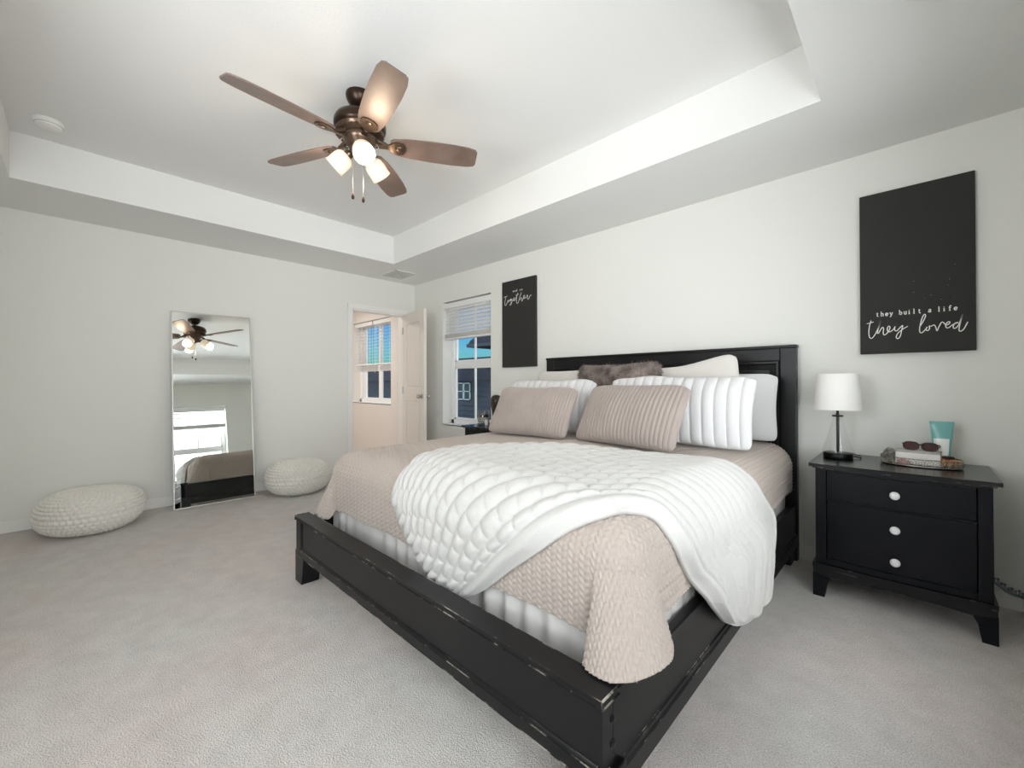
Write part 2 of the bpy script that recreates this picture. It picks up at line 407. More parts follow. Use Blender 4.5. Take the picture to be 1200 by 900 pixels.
make_window('window_5', FILL_WIN[1] - FILL_WIN[0], FILL_WIN[3] - FILL_WIN[2], (0.5,), (FILL_WIN[1], D, FILL_WIN[2]), PI, rail=0.5)  # unseen window, added to let in light from behind the camera
def make_blind(w, top, bottom, loc, rz, label, group=None, valance=True, openness=20, stack=True, pitch=0.043):
    """z measured from loc; slats between top and bottom, raised stack at the bottom"""
    root = thing('window_blind', loc, label, 'blind', group, rz)
    b = B(); b.box(.006, w - .006, .012, .060, top - .012, top + .04, .003)
    if valance: b.box(.002, w - .002, .002, .012, top - .02, top + .045, .004)
    b.build('headrail', M_slat, root)
    b = B(); z = top - .03; zb = bottom + (.075 if stack else .02)
    while z > zb:
        mt = Matrix.Translation((w / 2, .036, z)) @ Matrix.Rotation(math.radians(openness), 4, 'X')
        b.box(-w / 2 + .010, w / 2 - .010, -.025, .025, -.0015, .0015, mtx=mt); z -= pitch
    b.build('slats', M_slat, root)
    if stack:
        b = B()
        for k in range(9): b.box(.010, w - .010, .010, .062, bottom + .026 + k * .0055, bottom + .029 + k * .0055)
        b.build('stacked_slats', M_slat, root)
    b = B(); b.box(.008, w - .008, .010, .062, bottom, bottom + .024, .005); b.build('bottom_rail', M_slat, root)
    for fx in (.16, .84):
        c = B()
        for yy in (.012, .060): c.tube([(w * fx, yy, top), (w * fx, yy, bottom + .02)], .0022, 6)
        c.build('ladder_cord', M_slat, root)
    b = B(); b.tube([(w * .1, .006, top - .01), (w * .1, .004, bottom - .12)], .003, 8); b.build('tilt_wand', M_slat, root)
    return root
make_blind(0.886, 1.46, 1.05, (0.642, 0.012, WZ0), 0, 'white slatted blind half raised in the window beside the black canvas on the bed wall', openness=58)
make_blind(0.60, 1.25, 0.60, (HW[0] + .02, 0.03, HW[2]), 0, 'left white slatted blind of the window seen through the open doorway', openness=8, stack=False, pitch=.05)
make_blind(0.58, 1.25, 0.60, (HW[0] + .65, 0.03, HW[2]), 0, 'white slatted blind nearer the open door leaf, seen through the doorway', openness=8, stack=False, pitch=.05)
a, b_ = RW[0]
make_blind(b_ - a - .006, 1.395, 1.01, (W + .012, b_ - .003, 0.55), -PI / 2, 'white slatted blind raised in the bright window reflected in the leaning mirror', openness=40)

# ------------------------------------------------------------------ houses outside the windows
M_siding = mat('dark_siding', (14, 21, 28), 0.8, spec=.1); M_roof = mat('dark_shingle', (15, 19, 26), 0.9, spec=.1, bump=(25, .5, .02)); M_fascia = mat('fascia', (20, 27, 34), 0.7, spec=.1)
M_pale = mat('house_trim', (62, 72, 76), 0.7); M_dkglass = mat('dark_glass', (18, 24, 30), 0.1); M_grass = mat('lawn', (30, 44, 28), 0.95, bump=(40, .5, .03))
struct(B().box(-30, 30, 0.3, 40, -3.2, -3.0).build('ground', M_grass))
hs = thing('neighbour_house', (-3.0, 5.5, -3.0), 'dark sided house with hipped roof seen through the windows outside', 'house')
b = B(); b.box(-17.0, 2.0, 4.0, 9.0, -3.0, 1.20)
z = -2.9
while z < 1.18:
    b.box(-17.02, 2.02, 3.975, 4.0, z, z + .015); z += .13
b.build('siding_wall', M_siding, hs, root=hs)
b = B(); b.prism([(3.6, 1.20), (4.0, 1.78), (9.0, 1.78), (9.4, 1.20)], -17.4, 2.4, axis='x'); b.build('lower_roof', M_roof, hs, root=hs)
b = B(); b.box(-3.05, 2.0, 4.6, 9.0, 1.7, 2.10); b.build('upper_wall', M_siding, hs, root=hs)
b = B(); b.prism([(-3.72, 2.14), (-3.60, 2.24), (-2.6, 2.62), (-1.2, 2.95), (2.6, 2.95), (2.6, 2.14)], 4.0, 9.0, axis='y'); b.build('upper_roof', M_roof, hs, root=hs)
b = B(); b.box(-3.74, 2.6, 3.97, 4.03, 2.06, 2.15, .01); b.box(-3.74, -3.66, 4.0, 9.0, 2.06, 2.15, .01); b.build('fascia', M_fascia, hs, root=hs)
for (x0, x1, z0, z1) in ((-4.10, -3.56, 0.66, 1.12), (-1.6, -1.0, 0.2, 1.0), (-6.6, -6.0, 0.3, 1.0)):
    f = B()
    for (p, q, r, s) in ((x0, x0 + .025, z0, z1), (x1 - .025, x1, z0, z1), (x0, x1, z0, z0 + .025), (x0, x1, z1 - .025, z1), ((x0 + x1) / 2 - .03, (x0 + x1) / 2 + .03, z0, z1), (x0, x1, (z0 + z1) / 2 - .012, (z0 + z1) / 2 + .012)):
        f.box(p, q, 3.94, 3.97, r, s)
    f = f.build('window', M_pale, hs, root=hs)
    g = B(); g.box(x0 + .02, x1 - .02, 3.96, 3.975, z0 + .02, z1 - .02); g.build('pane', M_dkglass, f, root=hs)

# ------------------------------------------------------------------ the bed
BX, BY = 3.403, -0.081
HW_ = 1.0
bed = thing('bed', (BX, BY - 1.1, 0), 'black painted wooden king bed frame with panelled headboard and worn low footboard', 'bed')
def bb(): return B()
def X(u): return BX + u
def Y(v): return BY - v
# headboard
b = bb()
hb_y0, hb_y1 = Y(0), Y(-.055)
b.box(X(-1.007), X(-.917), hb_y0, hb_y1, 0.0, 1.335, .006); b.box(X(.917), X(1.007), hb_y0, hb_y1, 0.0, 1.335, .006)
b.box(X(-.917), X(.917), hb_y0, hb_y1, 1.250, 1.335, .003); b.box(X(-.917), X(.917), hb_y0, hb_y1, 0.35, 0.50, .003)
b.box(X(-1.012), X(1.012), Y(.006), hb_y1, 1.325, 1.347, .007)
hbo = b.build('headboard', M_black, bed, root=bed)
b = bb(); b.box(X(-.92), X(.92), Y(-.022), Y(-.045), 0.48, 1.26); b.build('headboard_panel', M_black, hbo, root=bed)
b = bb()   # sloped moulding ring round the recessed panel
def ring(b, u0, u1, z0, z1, prof):
    """prof: (inset, y) steps from the frame inwards"""
    loops = []
    for ins, yy in prof:
        loops.append([b.bm.verts.new((X(u0 + ins), yy, z0 + ins)), b.bm.verts.new((X(u1 - ins), yy, z0 + ins)), b.bm.verts.new((X(u1 - ins), yy, z1 - ins)), b.bm.verts.new((X(u0 + ins), yy, z1 - ins))])
    for p, q in zip(loops, loops[1:]):
        for k in range(4): b.bm.faces.new((p[k], p[(k + 1) % 4], q[(k + 1) % 4], q[k]))
ring(b, -.917, .917, .50, 1.25, [(0, Y(0)), (.006, Y(.008)), (.018, Y(.008)), (.026, Y(-.002)), (.060, Y(-.010)), (.078, Y(-.006)), (.086, Y(-.022))])
b.build('headboard_moulding', M_black, hbo, root=bed, smooth=True, angle=25)
# footboard
L = 2.214
b = bb(); b.box(X(-1.0), X(1.0), Y(L - .045), Y(L - .004), 0.150, 0.350, .002)
fb = b.build('footboard', M_black, bed, root=bed)
b = bb(); b.box(X(-1.0), X(1.0), Y(L - .03), Y(L + .004), 0.148, 0.185, .002); b.prism([(L - .006, .185), (L + .004, .185), (L + .0015, .193), (L - .001, .197), (L - .006, .200)], X(-1.0), X(.985), 'x')
for v in b.bm.verts:
    if v.co.y > 0: v.co.y = BY - v.co.y
b.build('bottom_moulding', M_blackworn, fb, root=bed)
b = bb(); b.box(X(-1.0), X(-.935), Y(L - .03), Y(L + .002), 0.185, 0.346, .002); b.prism([(-.935, L + .002), (-.928, L + .001), (-.920, L - .005), (-.935, L - .006)], .19, .345, 'z')
for v in b.bm.verts:
    if v.co.y > 0: v.co.x += BX; v.co.y = BY - v.co.y
b.build('end_stile', M_black, fb, root=bed)
b = bb(); b.box(X(-1.010), X(1.004), Y(L - .066), Y(L + .006), 0.346, 0.366, .004); cap = b.build('top_cap', M_blackworn, fb, root=bed)
# side rails
for sgn in (-1, 1):
    b = bb(); xo, xi = sgn * .998, sgn * .966
    b.box(min(X(xo), X(xi)), max(X(xo), X(xi)), Y(L - .05), Y(0.0), 0.095, 0.350, .003)
    b.box(min(X(xo), X(xo + sgn * .010)), max(X(xo), X(xo + sgn * .010)), Y(L - .004), Y(0.0), 0.092, 0.150, .003)
    rail = b.build('side_rail', M_black, bed, root=bed)
    b = bb(); b.prism([(sgn * .998, .150), (sgn * 1.009, .150), (sgn * 1.004, .158), (sgn * 1.003, .166), (sgn * .998, .170)], 0, 1, 'y')
    for v in b.bm.verts: v.co = Vector((X(v.co.x), Y(L - .004) + v.co.y * (L - .004), v.co.z))
    b.build('rail_moulding', M_blackworn, rail, root=bed)
    for z in (0.235, 0.295):
        b = bb(); mt = Matrix.Translation((X(sgn * .998), Y(L - .045), z)) @ Matrix.Rotation(sgn * PI / 2, 4, 'Y')
        b.lathe([(.010, 0), (.010, .004), (.006, .007), (.002, .0075)], n=16, mtx=mt); b.build('bolt', M_black, rail, root=bed, smooth=True, angle=40)
# foot legs (tapered) and headboard feet are the posts
for sgn in (-1, 1):
    b = bb()
    b.prism([(X(sgn * 1.014), 0.0), (X(sgn * 1.014), .178), (X(sgn * .890), .150), (X(sgn * .905), .06), (X(sgn * .920), 0.0)], Y(L - .09), Y(L + .005), 'y')
    bmesh.ops.bevel(b.bm, geom=b.bm.edges[:], offset=.003, segments=1, affect='EDGES')
    b.build('leg', M_black, bed, root=bed)
    b = bb(); b.box(min(X(sgn * .99), X(sgn * .93)), max(X(sgn * .99), X(sgn * .93)), Y(.10), Y(.02), 0.0, .12, .003); b.build('leg', M_black, bed, root=bed)

# mattress
M_sheet = mat('white_sheet', (232, 231, 230), 0.9, bump=(14, .25, .02, 3))
b = bb(); b.box(X(-.955), X(.955), Y(2.020), Y(.01), 0.36, 0.700, .07, 4)
mt_ = b.build('mattress', M_sheet, smooth=True); mt_.location = (0, 0, 0)
tag(mt_, 'thick white mattress under the bedding inside the black bed frame', 'mattress')
b = bb(); b.box(X(-.94), X(.94), Y(2.005), Y(.02), 0.14, 0.355, .02, 2); b.build('mattress_support', M_sheet, bed, root=bed, smooth=True, angle=40)

# ------------------------------------------------------------------ cloth over the bed
HA, VF, ZT, RR = 0.99, 2.055, 0.730, 0.13
def sstep(a, b, x):
    t = np.clip((x - a) / (b - a), 0, 1); return t * t * (3 - 2 * t)
def drape(U, V, off=0.0, flare=1.0):
    """flat bed-cloth coordinates -> world points; off lifts along the outward normal"""
    U = np.asarray(U, float); V = np.asarray(V, float); off = np.asarray(off, float)
    sx = np.sign(U); au = np.abs(U)
    du = np.maximum(0, au - (HA - RR)); dv = np.maximum(0, V - (VF - RR))
    r = np.hypot(du, dv) + 1e-9; ph = np.arctan2(dv, du)
    # the loose corner stands away from the mattress and tucks in sharply beside the foot drop
    prof = np.clip(np.sin(2 * ph), 0, 1) ** .5 * sstep(1.568, 1.40, ph)
    fl = np.where(sx > 0, 0.62, 0.42) * prof * flare
    a = r / RR; q = PI / 2; rr = RR + off
    straight = np.maximum(0, r - RR * q)
    hh = np.where(a < q, rr * np.sin(np.minimum(a, q)), rr + straight * fl)
    dd = np.where(a < q, RR - rr * np.cos(np.minimum(a, q)), RR + straight * np.sqrt(1 - fl ** 2))
    flat = (du <= 0) & (dv <= 0)
    hh = np.where(flat, 0, hh); dd = np.where(flat, -off, dd)
    x = sx * (np.minimum(au, HA - RR) + hh * np.cos(ph)); y = np.minimum(V, VF - RR) + hh * np.sin(ph)
    z = ZT - dd - 0.012 * np.clip(np.abs(x) / HA, 0, 1) ** 4 - 0.012 * np.clip((y - 1.2) / 0.8, 0, 1) ** 2
    return np.stack([BX + x, BY - y, z], -1)
def vnoise(U, V, s, seed):
    """smooth sum of sines used for soft creases"""
    g = np.random.default_rng(seed); o = 0
    for k in range(7):
        a = g.uniform(0, 2 * PI); f = s * g.uniform(.5, 1.6); o = o + np.sin(f * (U * math.cos(a) + V * math.sin(a)) + g.uniform(0, 6.28)) / 7 ** .5
    return o
def normals(P):
    du = np.gradient(P, axis=0); dv = np.gradient(P, axis=1); n = np.cross(dv, du)
    return n / (np.linalg.norm(n, axis=-1, keepdims=True) + 1e-12)

M_quilt = mat('quilt_cotton', (181, 170, 161), 0.92, var=(2.5, (176, 165, 157), 3), bump=(260, .25, .002, 2), sheen=.2)
def quilt():
    nu, nv = 820, 700
    # grid in polar-ish hem space: U in [-1,1] scaled to the local hem
    S = np.linspace(-1, 1, nu)[:, None]; T = np.linspace(0, 1, nv)[None, :]
    UR, UL, VH = 1.215, 1.30, 2.320
    U = np.where(S > 0, S * UR, S * UL) * np.ones_like(T); V = 0.035 + T * (VH - 0.035) * np.ones_like(S)
    # rounded, slightly longer corner
    for sg, hang in ((1, 0.450), (-1, 0.445)):
        du = np.maximum(0, sg * U - (HA - RR)); dv = np.maximum(0, V - (VF - RR)); r = np.hypot(du, dv) + 1e-9
        ph = np.arctan2(dv, du)
        side = (UR if sg > 0 else UL) - (HA - RR); foot = VH - (VF - RR)
        rect = np.minimum(side / np.maximum(np.cos(ph), 1e-6), foot / np.maximum(np.sin(ph), 1e-6))   # distance to the square hem
        lim = np.interp(np.degrees(ph), [0, 11, 50, 84, 90], [side, side + .045, hang, hang + .015, foot]) if sg > 0 else np.interp(np.degrees(ph), [0, 45, 84, 90], [side, hang, hang, foot])
        k = np.where((du > 0) & (dv > 0), lim / rect, 1.0)
        base = (r * k) / r
        U = np.where((du > 0) & (dv > 0), sg * ((HA - RR) + du * base), U); V = np.where((du > 0) & (dv > 0), (VF - RR) + dv * base, V)
    wr = 0.004 * vnoise(U, V, 7, 3)
    drop = sstep(0.25, .40, np.hypot(np.maximum(0, np.abs(U) - .86), np.maximum(0, V - 1.925)))
    wr = wr + 0.006 * drop * np.sin(V * 9 + U * 13)
    P = drape(U, V, wr)
    n = normals(P)
    # stitched channels with slanted puffs
    pc = 0.0205; ch = np.abs(np.sin(PI * U / pc)) ** .55; par = np.floor(U / pc) % 2
    loc = (U / pc) % 1.0
    pf = 0.5 + 0.5 * np.sin(2 * PI * (V / 0.021 + np.where(par > 0, .55, -.55) * loc))
    P = P + n * (0.0058 * ch * (0.22 + 0.78 * pf))[..., None]
    # rest on the footboard cap and rail top where it reaches them
    y = BY - P[..., 1]; x = P[..., 0] - BX
    over = ((y > L - .080) | (np.abs(x) > .955)) & (y < L + .02) & (np.abs(x) < 1.012)
    zmin = np.where(y > L - .080, .372, .356)
    P[..., 2] = np.where(over & (P[..., 2] < zmin), zmin, P[..., 2])
    Q = P - n * 0.010
    Q[..., 2] = np.where(over, np.maximum(Q[..., 2], zmin - .003), Q[..., 2])
    o = grid_mesh('quilt', P, M_quilt, extra=Q)
    return tag(o, 'taupe stitched quilt spread over the bed, falling over the foot', 'quilt')
quilt()

# pleated bed skirt between quilt hem and footboard
M_skirt = mat('white_skirt', (206, 204, 201), 0.9, bump=(60, .1, .003, 2))
def skirt():
    pts = []; un = .958; vn = 2.035
    for v in np.linspace(0.06, vn - .03, 240): pts.append((-un, v, (-1, 0)))
    for a in np.linspace(0, PI / 2, 10): pts.append((-un + .03 - .03 * math.cos(a), vn - .03 + .03 * math.sin(a), (-math.cos(a), math.sin(a))))
    for u in np.linspace(-un + .03, un - .03, 330): pts.append((u, vn, (0, 1)))
    for a in np.linspace(PI / 2, 0, 10): pts.append((un - .03 + .03 * math.cos(a), vn - .03 + .03 * math.sin(a), (math.cos(a), math.sin(a))))
    for v in np.linspace(vn - .03, 0.06, 240): pts.append((un, v, (1, 0)))
    s = np.concatenate([[0], np.cumsum([math.hypot(a[0] - b[0], a[1] - b[1]) for a, b in zip(pts, pts[1:])])])
    zs = np.linspace(.46, .07, 24); P = np.zeros((len(pts), len(zs), 3)); Q = np.zeros_like(P)
    for i, (u, v, nn) in enumerate(pts):
        amp = .5 + .5 * math.sin(s[i] * 3.1 + 1.0) * math.sin(s[i] * 1.7)
        for j, z in enumerate(zs):
            g = (.46 - z) / .39
            d = (.008 + .016 * g ** .6) * amp * math.sin(s[i] * 52 + 1.8 * math.sin(s[i] * 9)) + .003 * math.sin(z * 30 + s[i] * 20) * g
            lim = -.004 if abs(nn[0]) > .7 else .03
            d = min(d, lim) if abs(nn[0]) > .7 else d
            P[i, j] = (X(u + nn[0] * d), Y(v + nn[1] * d), z); Q[i, j] = (X(u + nn[0] * (d - .003)), Y(v + nn[1] * (d - .003)), z)
    o = grid_mesh('bed_skirt', P, M_skirt, extra=Q)
    tag(o, 'white gathered bed skirt hanging between the quilt hem and the footboard', 'bed skirt')
skirt()

# chunky white throw laid across the foot corner
def spl(pts, n):
    P = np.array(pts, float); d = np.concatenate([[0], np.cumsum(np.linalg.norm(np.diff(P, axis=0), axis=1))])
    t = np.linspace(0, d[-1], n)
    # Catmull-Rom on arc length, via dense interpolation
    Pe = np.concatenate([[2 * P[0] - P[1]], P, [2 * P[-1] - P[-2]]]); out = []
    for x in t:
        k = min(max(np.searchsorted(d, x, 'right') - 1, 0), len(P) - 2); h = (x - d[k]) / max(d[k + 1] - d[k], 1e-9)
        p0, p1, p2, p3 = Pe[k], Pe[k + 1], Pe[k + 2], Pe[k + 3]
        out.append(.5 * ((2 * p1) + (-p0 + p2) * h + (2 * p0 - 5 * p1 + 4 * p2 - p3) * h * h + (-p0 + 3 * p1 - 3 * p2 + p3) * h ** 3))
    return np.array(out)
M_throw = mat('white_plush', (201, 200, 197), 0.95, bump=(190, .45, .004, 3), sheen=.35)
def throw():
    ns, ntt = 420, 200
    low = spl([(.32, 2.41), (.44, 2.33), (.57, 2.22), (.71, 2.11), (.81, 2.03), (.87, 1.98), (.91, 1.91), (.95, 1.85), (1.01, 1.83), (1.1, 1.77), (1.26, 1.63), (1.40, 1.47)], ns)
    top = spl([(-.2, 2.11), (-.15, 2.02), (-.175, 1.8), (-.175, 1.57), (-.03, 1.4), (.25, 1.23), (.53, 1.11), (.76, 1.04), (.91, 1.0), (1.02, .93), (1.16, .80), (1.29, .88), (1.42, .95), (1.52, 1.02)], ns)
    lef = spl([(.32, 2.41), (.22, 2.425), (.12, 2.39), (.01, 2.33), (-.09, 2.255), (-.16, 2.18), (-.2, 2.11)], ntt)
    rig = spl([(1.40, 1.47), (1.47, 1.33), (1.52, 1.16), (1.52, 1.02)], ntt)
    s = np.linspace(0, 1, ns)[:, None, None]; t = np.linspace(0, 1, ntt)[None, :, None]
    UV = (1 - t) * low[:, None] + t * top[:, None] + (1 - s) * lef[None] + s * rig[None] - ((1 - s) * (1 - t) * low[0] + s * (1 - t) * low[-1] + (1 - s) * t * top[0] + s * t * top[-1])
    U, V = UV[..., 0], UV[..., 1]; s = s[..., 0]; t = t[..., 0]
    # scalloped edge at the left hem
    edge = sstep(0, .05, t) * sstep(1, .95, t) * sstep(0, .025, s) * sstep(1, .975, s)
    row = t * 14.0; par = np.floor(row) % 2
    ridge = np.abs(np.sin(PI * row)) ** .7; block = np.abs(np.sin(PI * (s * 24 + .5 * par))) ** .45
    band = sstep(.105, .08, t)                        # smooth turned-back border along the lower edge
    soft = 1 - .75 * sstep(.30, .75, s)
    puff = (1 - band) * ridge * (.35 + .65 * block) * 0.021 * soft + band * 0.012 * np.sin(PI * np.clip(t / .092, 0, 1)) ** .7
    crease = -0.010 * np.exp(-((t - .094) / .010) ** 2) * sstep(.0, .1, s)
    fold = .006 * vnoise(U, V, 9, 11) + .010 * sstep(.62, .9, s) * np.sin(t * 21 + s * 7)
    thick = 0.016 + 0.020 * edge
    lift = 0.010 + .030 * sstep(.76, .86, s)         # passes outside the side rail
    P = drape(U, V, lift * np.ones_like(U), .25)
    n = -normals(P)
    T = P + n * (thick + (puff + crease) * (.25 + .75 * edge) + np.maximum(fold, -.012) * edge)[..., None]
    Q = P - n * (.004 * edge)[..., None]
    # scallops push the left hem outwards
    k = (sstep(.05, 0, s) * (.020 * (np.abs(np.sin(PI * row)) ** .7 - .5)))
    tang = np.gradient(P, axis=0); tang /= np.linalg.norm(tang, axis=-1, keepdims=True) + 1e-9
    T = T - tang * k[..., None]; Q = Q - tang * k[..., None]
    o = grid_mesh('throw_blanket', T, M_throw, extra=Q)
    tag(o, 'chunky white plush throw laid diagonally across the foot of the bed', 'blanket')
throw()

# ------------------------------------------------------------------ pillows
def pillow(name, w, h, t, u, v, z, lean, yaw, roll, M, label, group=None, rib=None, pinch=.05, seed=0, flange=0.0, nu=150, nv=90, wob=.006, part=None, sag=.0, crush=0.0):
    """u, v, z: bottom centre of the pillow on the bed; lean back towards the headboard, degrees"""
    if rib: nu = 420
    A = np.linspace(-1, 1, nu)[:, None] * np.ones((1, nv)); Bv = np.linspace(-1, 1, nv)[None, :] * np.ones((nu, 1))
    # cosine spacing toward the seams
    A = np.sin(A * PI / 2); Bv = np.sin(Bv * PI / 2)
    px = w / 2 * A * (1 - pinch * (1 - Bv ** 2) ** 1.0); pz = h / 2 * Bv * (1 - pinch * 1.2 * (1 - A ** 2)) - sag * h * (1 - A ** 2) * (Bv + 1) / 2
    cr_ = np.abs(A) ** 7 * np.abs(Bv) ** 7; px = px - np.sign(A) * cr_ * .028; pz = pz - np.sign(Bv) * cr_ * np.where(Bv > 0, .034, .014)
    edge_w = .006 * vnoise(px, pz * 0, 14, seed + 21) * np.abs(Bv) ** 3; pz = pz + edge_w * np.where(Bv > 0, 1.0, .15)
    prof = np.clip((1 - np.abs(A) ** 2.2), 0, 1) ** .5 * np.clip((1 - np.abs(Bv) ** 2.2), 0, 1) ** .5
    prof = prof * (1 + .14 * (-Bv))
    nz = vnoise(px * 1.0, pz, 10, seed) * wob + vnoise(px, pz, 24, seed + 5) * wob * .5
    d = t / 2 * prof
    ribs = 0
    if rib: ribs = rib[1] * (np.abs(np.sin(PI * (px + rib[2] * np.sin(pz * 9 + px * 3)) / rib[0])) ** rib[3] - .5) * np.clip(prof * 3, 0, 1)
    F = np.stack([px, -(d + nz * prof + ribs), pz + h / 2], -1); K = np.stack([px, d + .5 * nz * prof, pz + h / 2], -1)
    if crush:
        for G in (F, K): G[..., 1] += crush * np.exp(-((px / (w * .22)) ** 2 + ((pz - h * .1) / (h * .3)) ** 2)) * 1.0
    root = tag(bpy.data.objects.new(name, None), label, 'pillow', group) if part else None
    o = grid_mesh(name if not part else part, F, M, extra=K)
    if part: C.objects.link(root); o.parent = root; top = root
    else: top = o; tag(o, label, 'pillow', group)
    top.location = (X(u), Y(v), z)
    top.rotation_euler = Euler((math.radians(-lean), math.radians(roll), math.radians(yaw)), 'XYZ')
    return top, F, K
M_taupe = mat('taupe_velvet', (161, 149, 142), 0.85, var=(6, (155, 144, 138), 3), bump=(200, .3, .002, 2), sheen=.4)
M_cream = mat('white_pillowcase', (214, 210, 205), 0.92, bump=(18, .2, .015, 3)); M_white = mat('white_sham', (213, 213, 214), 0.92, bump=(16, .18, .012, 3))
M_fur = mat('faux_fur', (172, 157, 149), 0.95, var=(11, (98, 85, 79), 4), bump=(60, .6, .01, 3), sheen=.3)
ZB = 0.742
# row against the headboard
pillow('pillow', .84, .44, .14, .525, .150, ZB, 5, 0, 0, M_white, 'plain white pillow against the headboard at its right end, beside the lamp', seed=1)
pillow('pillow', .62, .49, .13, -.690, .165, ZB, 6, 0, -1, M_cream, 'cream white pillow behind the left white sham, against the headboard', seed=2)
pillow('pillow', .60, .48, .12, .520, .300, ZB + .05, 7, 0, -9, M_cream, 'tall tilted white pillow whose peaked top rises before the headboard', seed=3, sag=.02)
def fur_strands(root, F, w, h, n, seed):
    g = np.random.default_rng(seed); b = B(); nu, nv = F.shape[:2]
    for k in range(n):
        i, j = g.integers(2, nu - 2), g.integers(2, nv - 2); p = Vector(F[i, j])
        t1 = Vector(F[i + 1, j] - F[i - 1, j]); t2 = Vector(F[i, j + 1] - F[i, j - 1]); nn = t2.cross(t1)
        if nn.length < 1e-9: continue
        nn.normalize()
        if nn.y > 0 and abs(nn.y) > .2: nn = -nn
        dr = nn * g.uniform(.25, .7) + Vector((g.normal() * .45 + .35, g.normal() * .2, -g.uniform(.1, .8))); dr.normalize()
        s = dr.cross(Vector((g.normal(), g.normal(), g.normal()))); s.normalize(); ln = g.uniform(.016, .032)
        b.bm.faces.new((b.bm.verts.new(p + s * .002), b.bm.verts.new(p - s * .002), b.bm.verts.new(p + dr * ln)))
    return b
for (w, h, u, v, lean, yaw, roll, sd, lab) in ((.42, .49, -.250, .265, 7, 10, 1, 4, 'brown faux fur pillow, left of the two and partly behind the other'),
                                          (.48, .485, .115, .400, 5, -3, -6, 6, 'brown faux fur pillow in front with a rumpled top corner')):
    rt_, F, K = pillow('fur_pillow', w, h, .12, u, v, ZB + .03, lean, yaw, roll, M_fur, lab, 'brown faux fur pillows', seed=sd, wob=.014, part='cover', nu=110, nv=80)
    st = fur_strands(rt_, F, w, h, 7000, sd).build('fur_pile', M_fur, rt_); st['kind'] = 'stuff'
# shams
pillow('sham_pillow', .93, .43, .14, .465, .625, ZB, 15, -2, 0, M_white, 'white pleated sham behind the right taupe pillow', rib=(.066, .012, .010, .5), seed=8)
pillow('sham_pillow', .88, .41, .15, -.535, .610, ZB, 14, 1, 0, M_white, 'white sham mostly hidden behind the left taupe pillow', rib=(.066, .010, .010, .5), seed=9)
# front row
pillow('accent_pillow', .74, .405, .15, .285, .910, ZB, 28, -10, 0, M_taupe, 'taupe ribbed pillow in front, right one overlapping the white pleated sham', 'taupe ribbed pillows', rib=(.027, .0050, .004, .55), seed=12)
pillow('accent_pillow', .72, .395, .15, -.445, .935, ZB, 29, 3, 0, M_taupe, 'taupe ribbed pillow in front, left one nearest the window', 'taupe ribbed pillows', rib=(.021, .0040, .003, .55), seed=14)

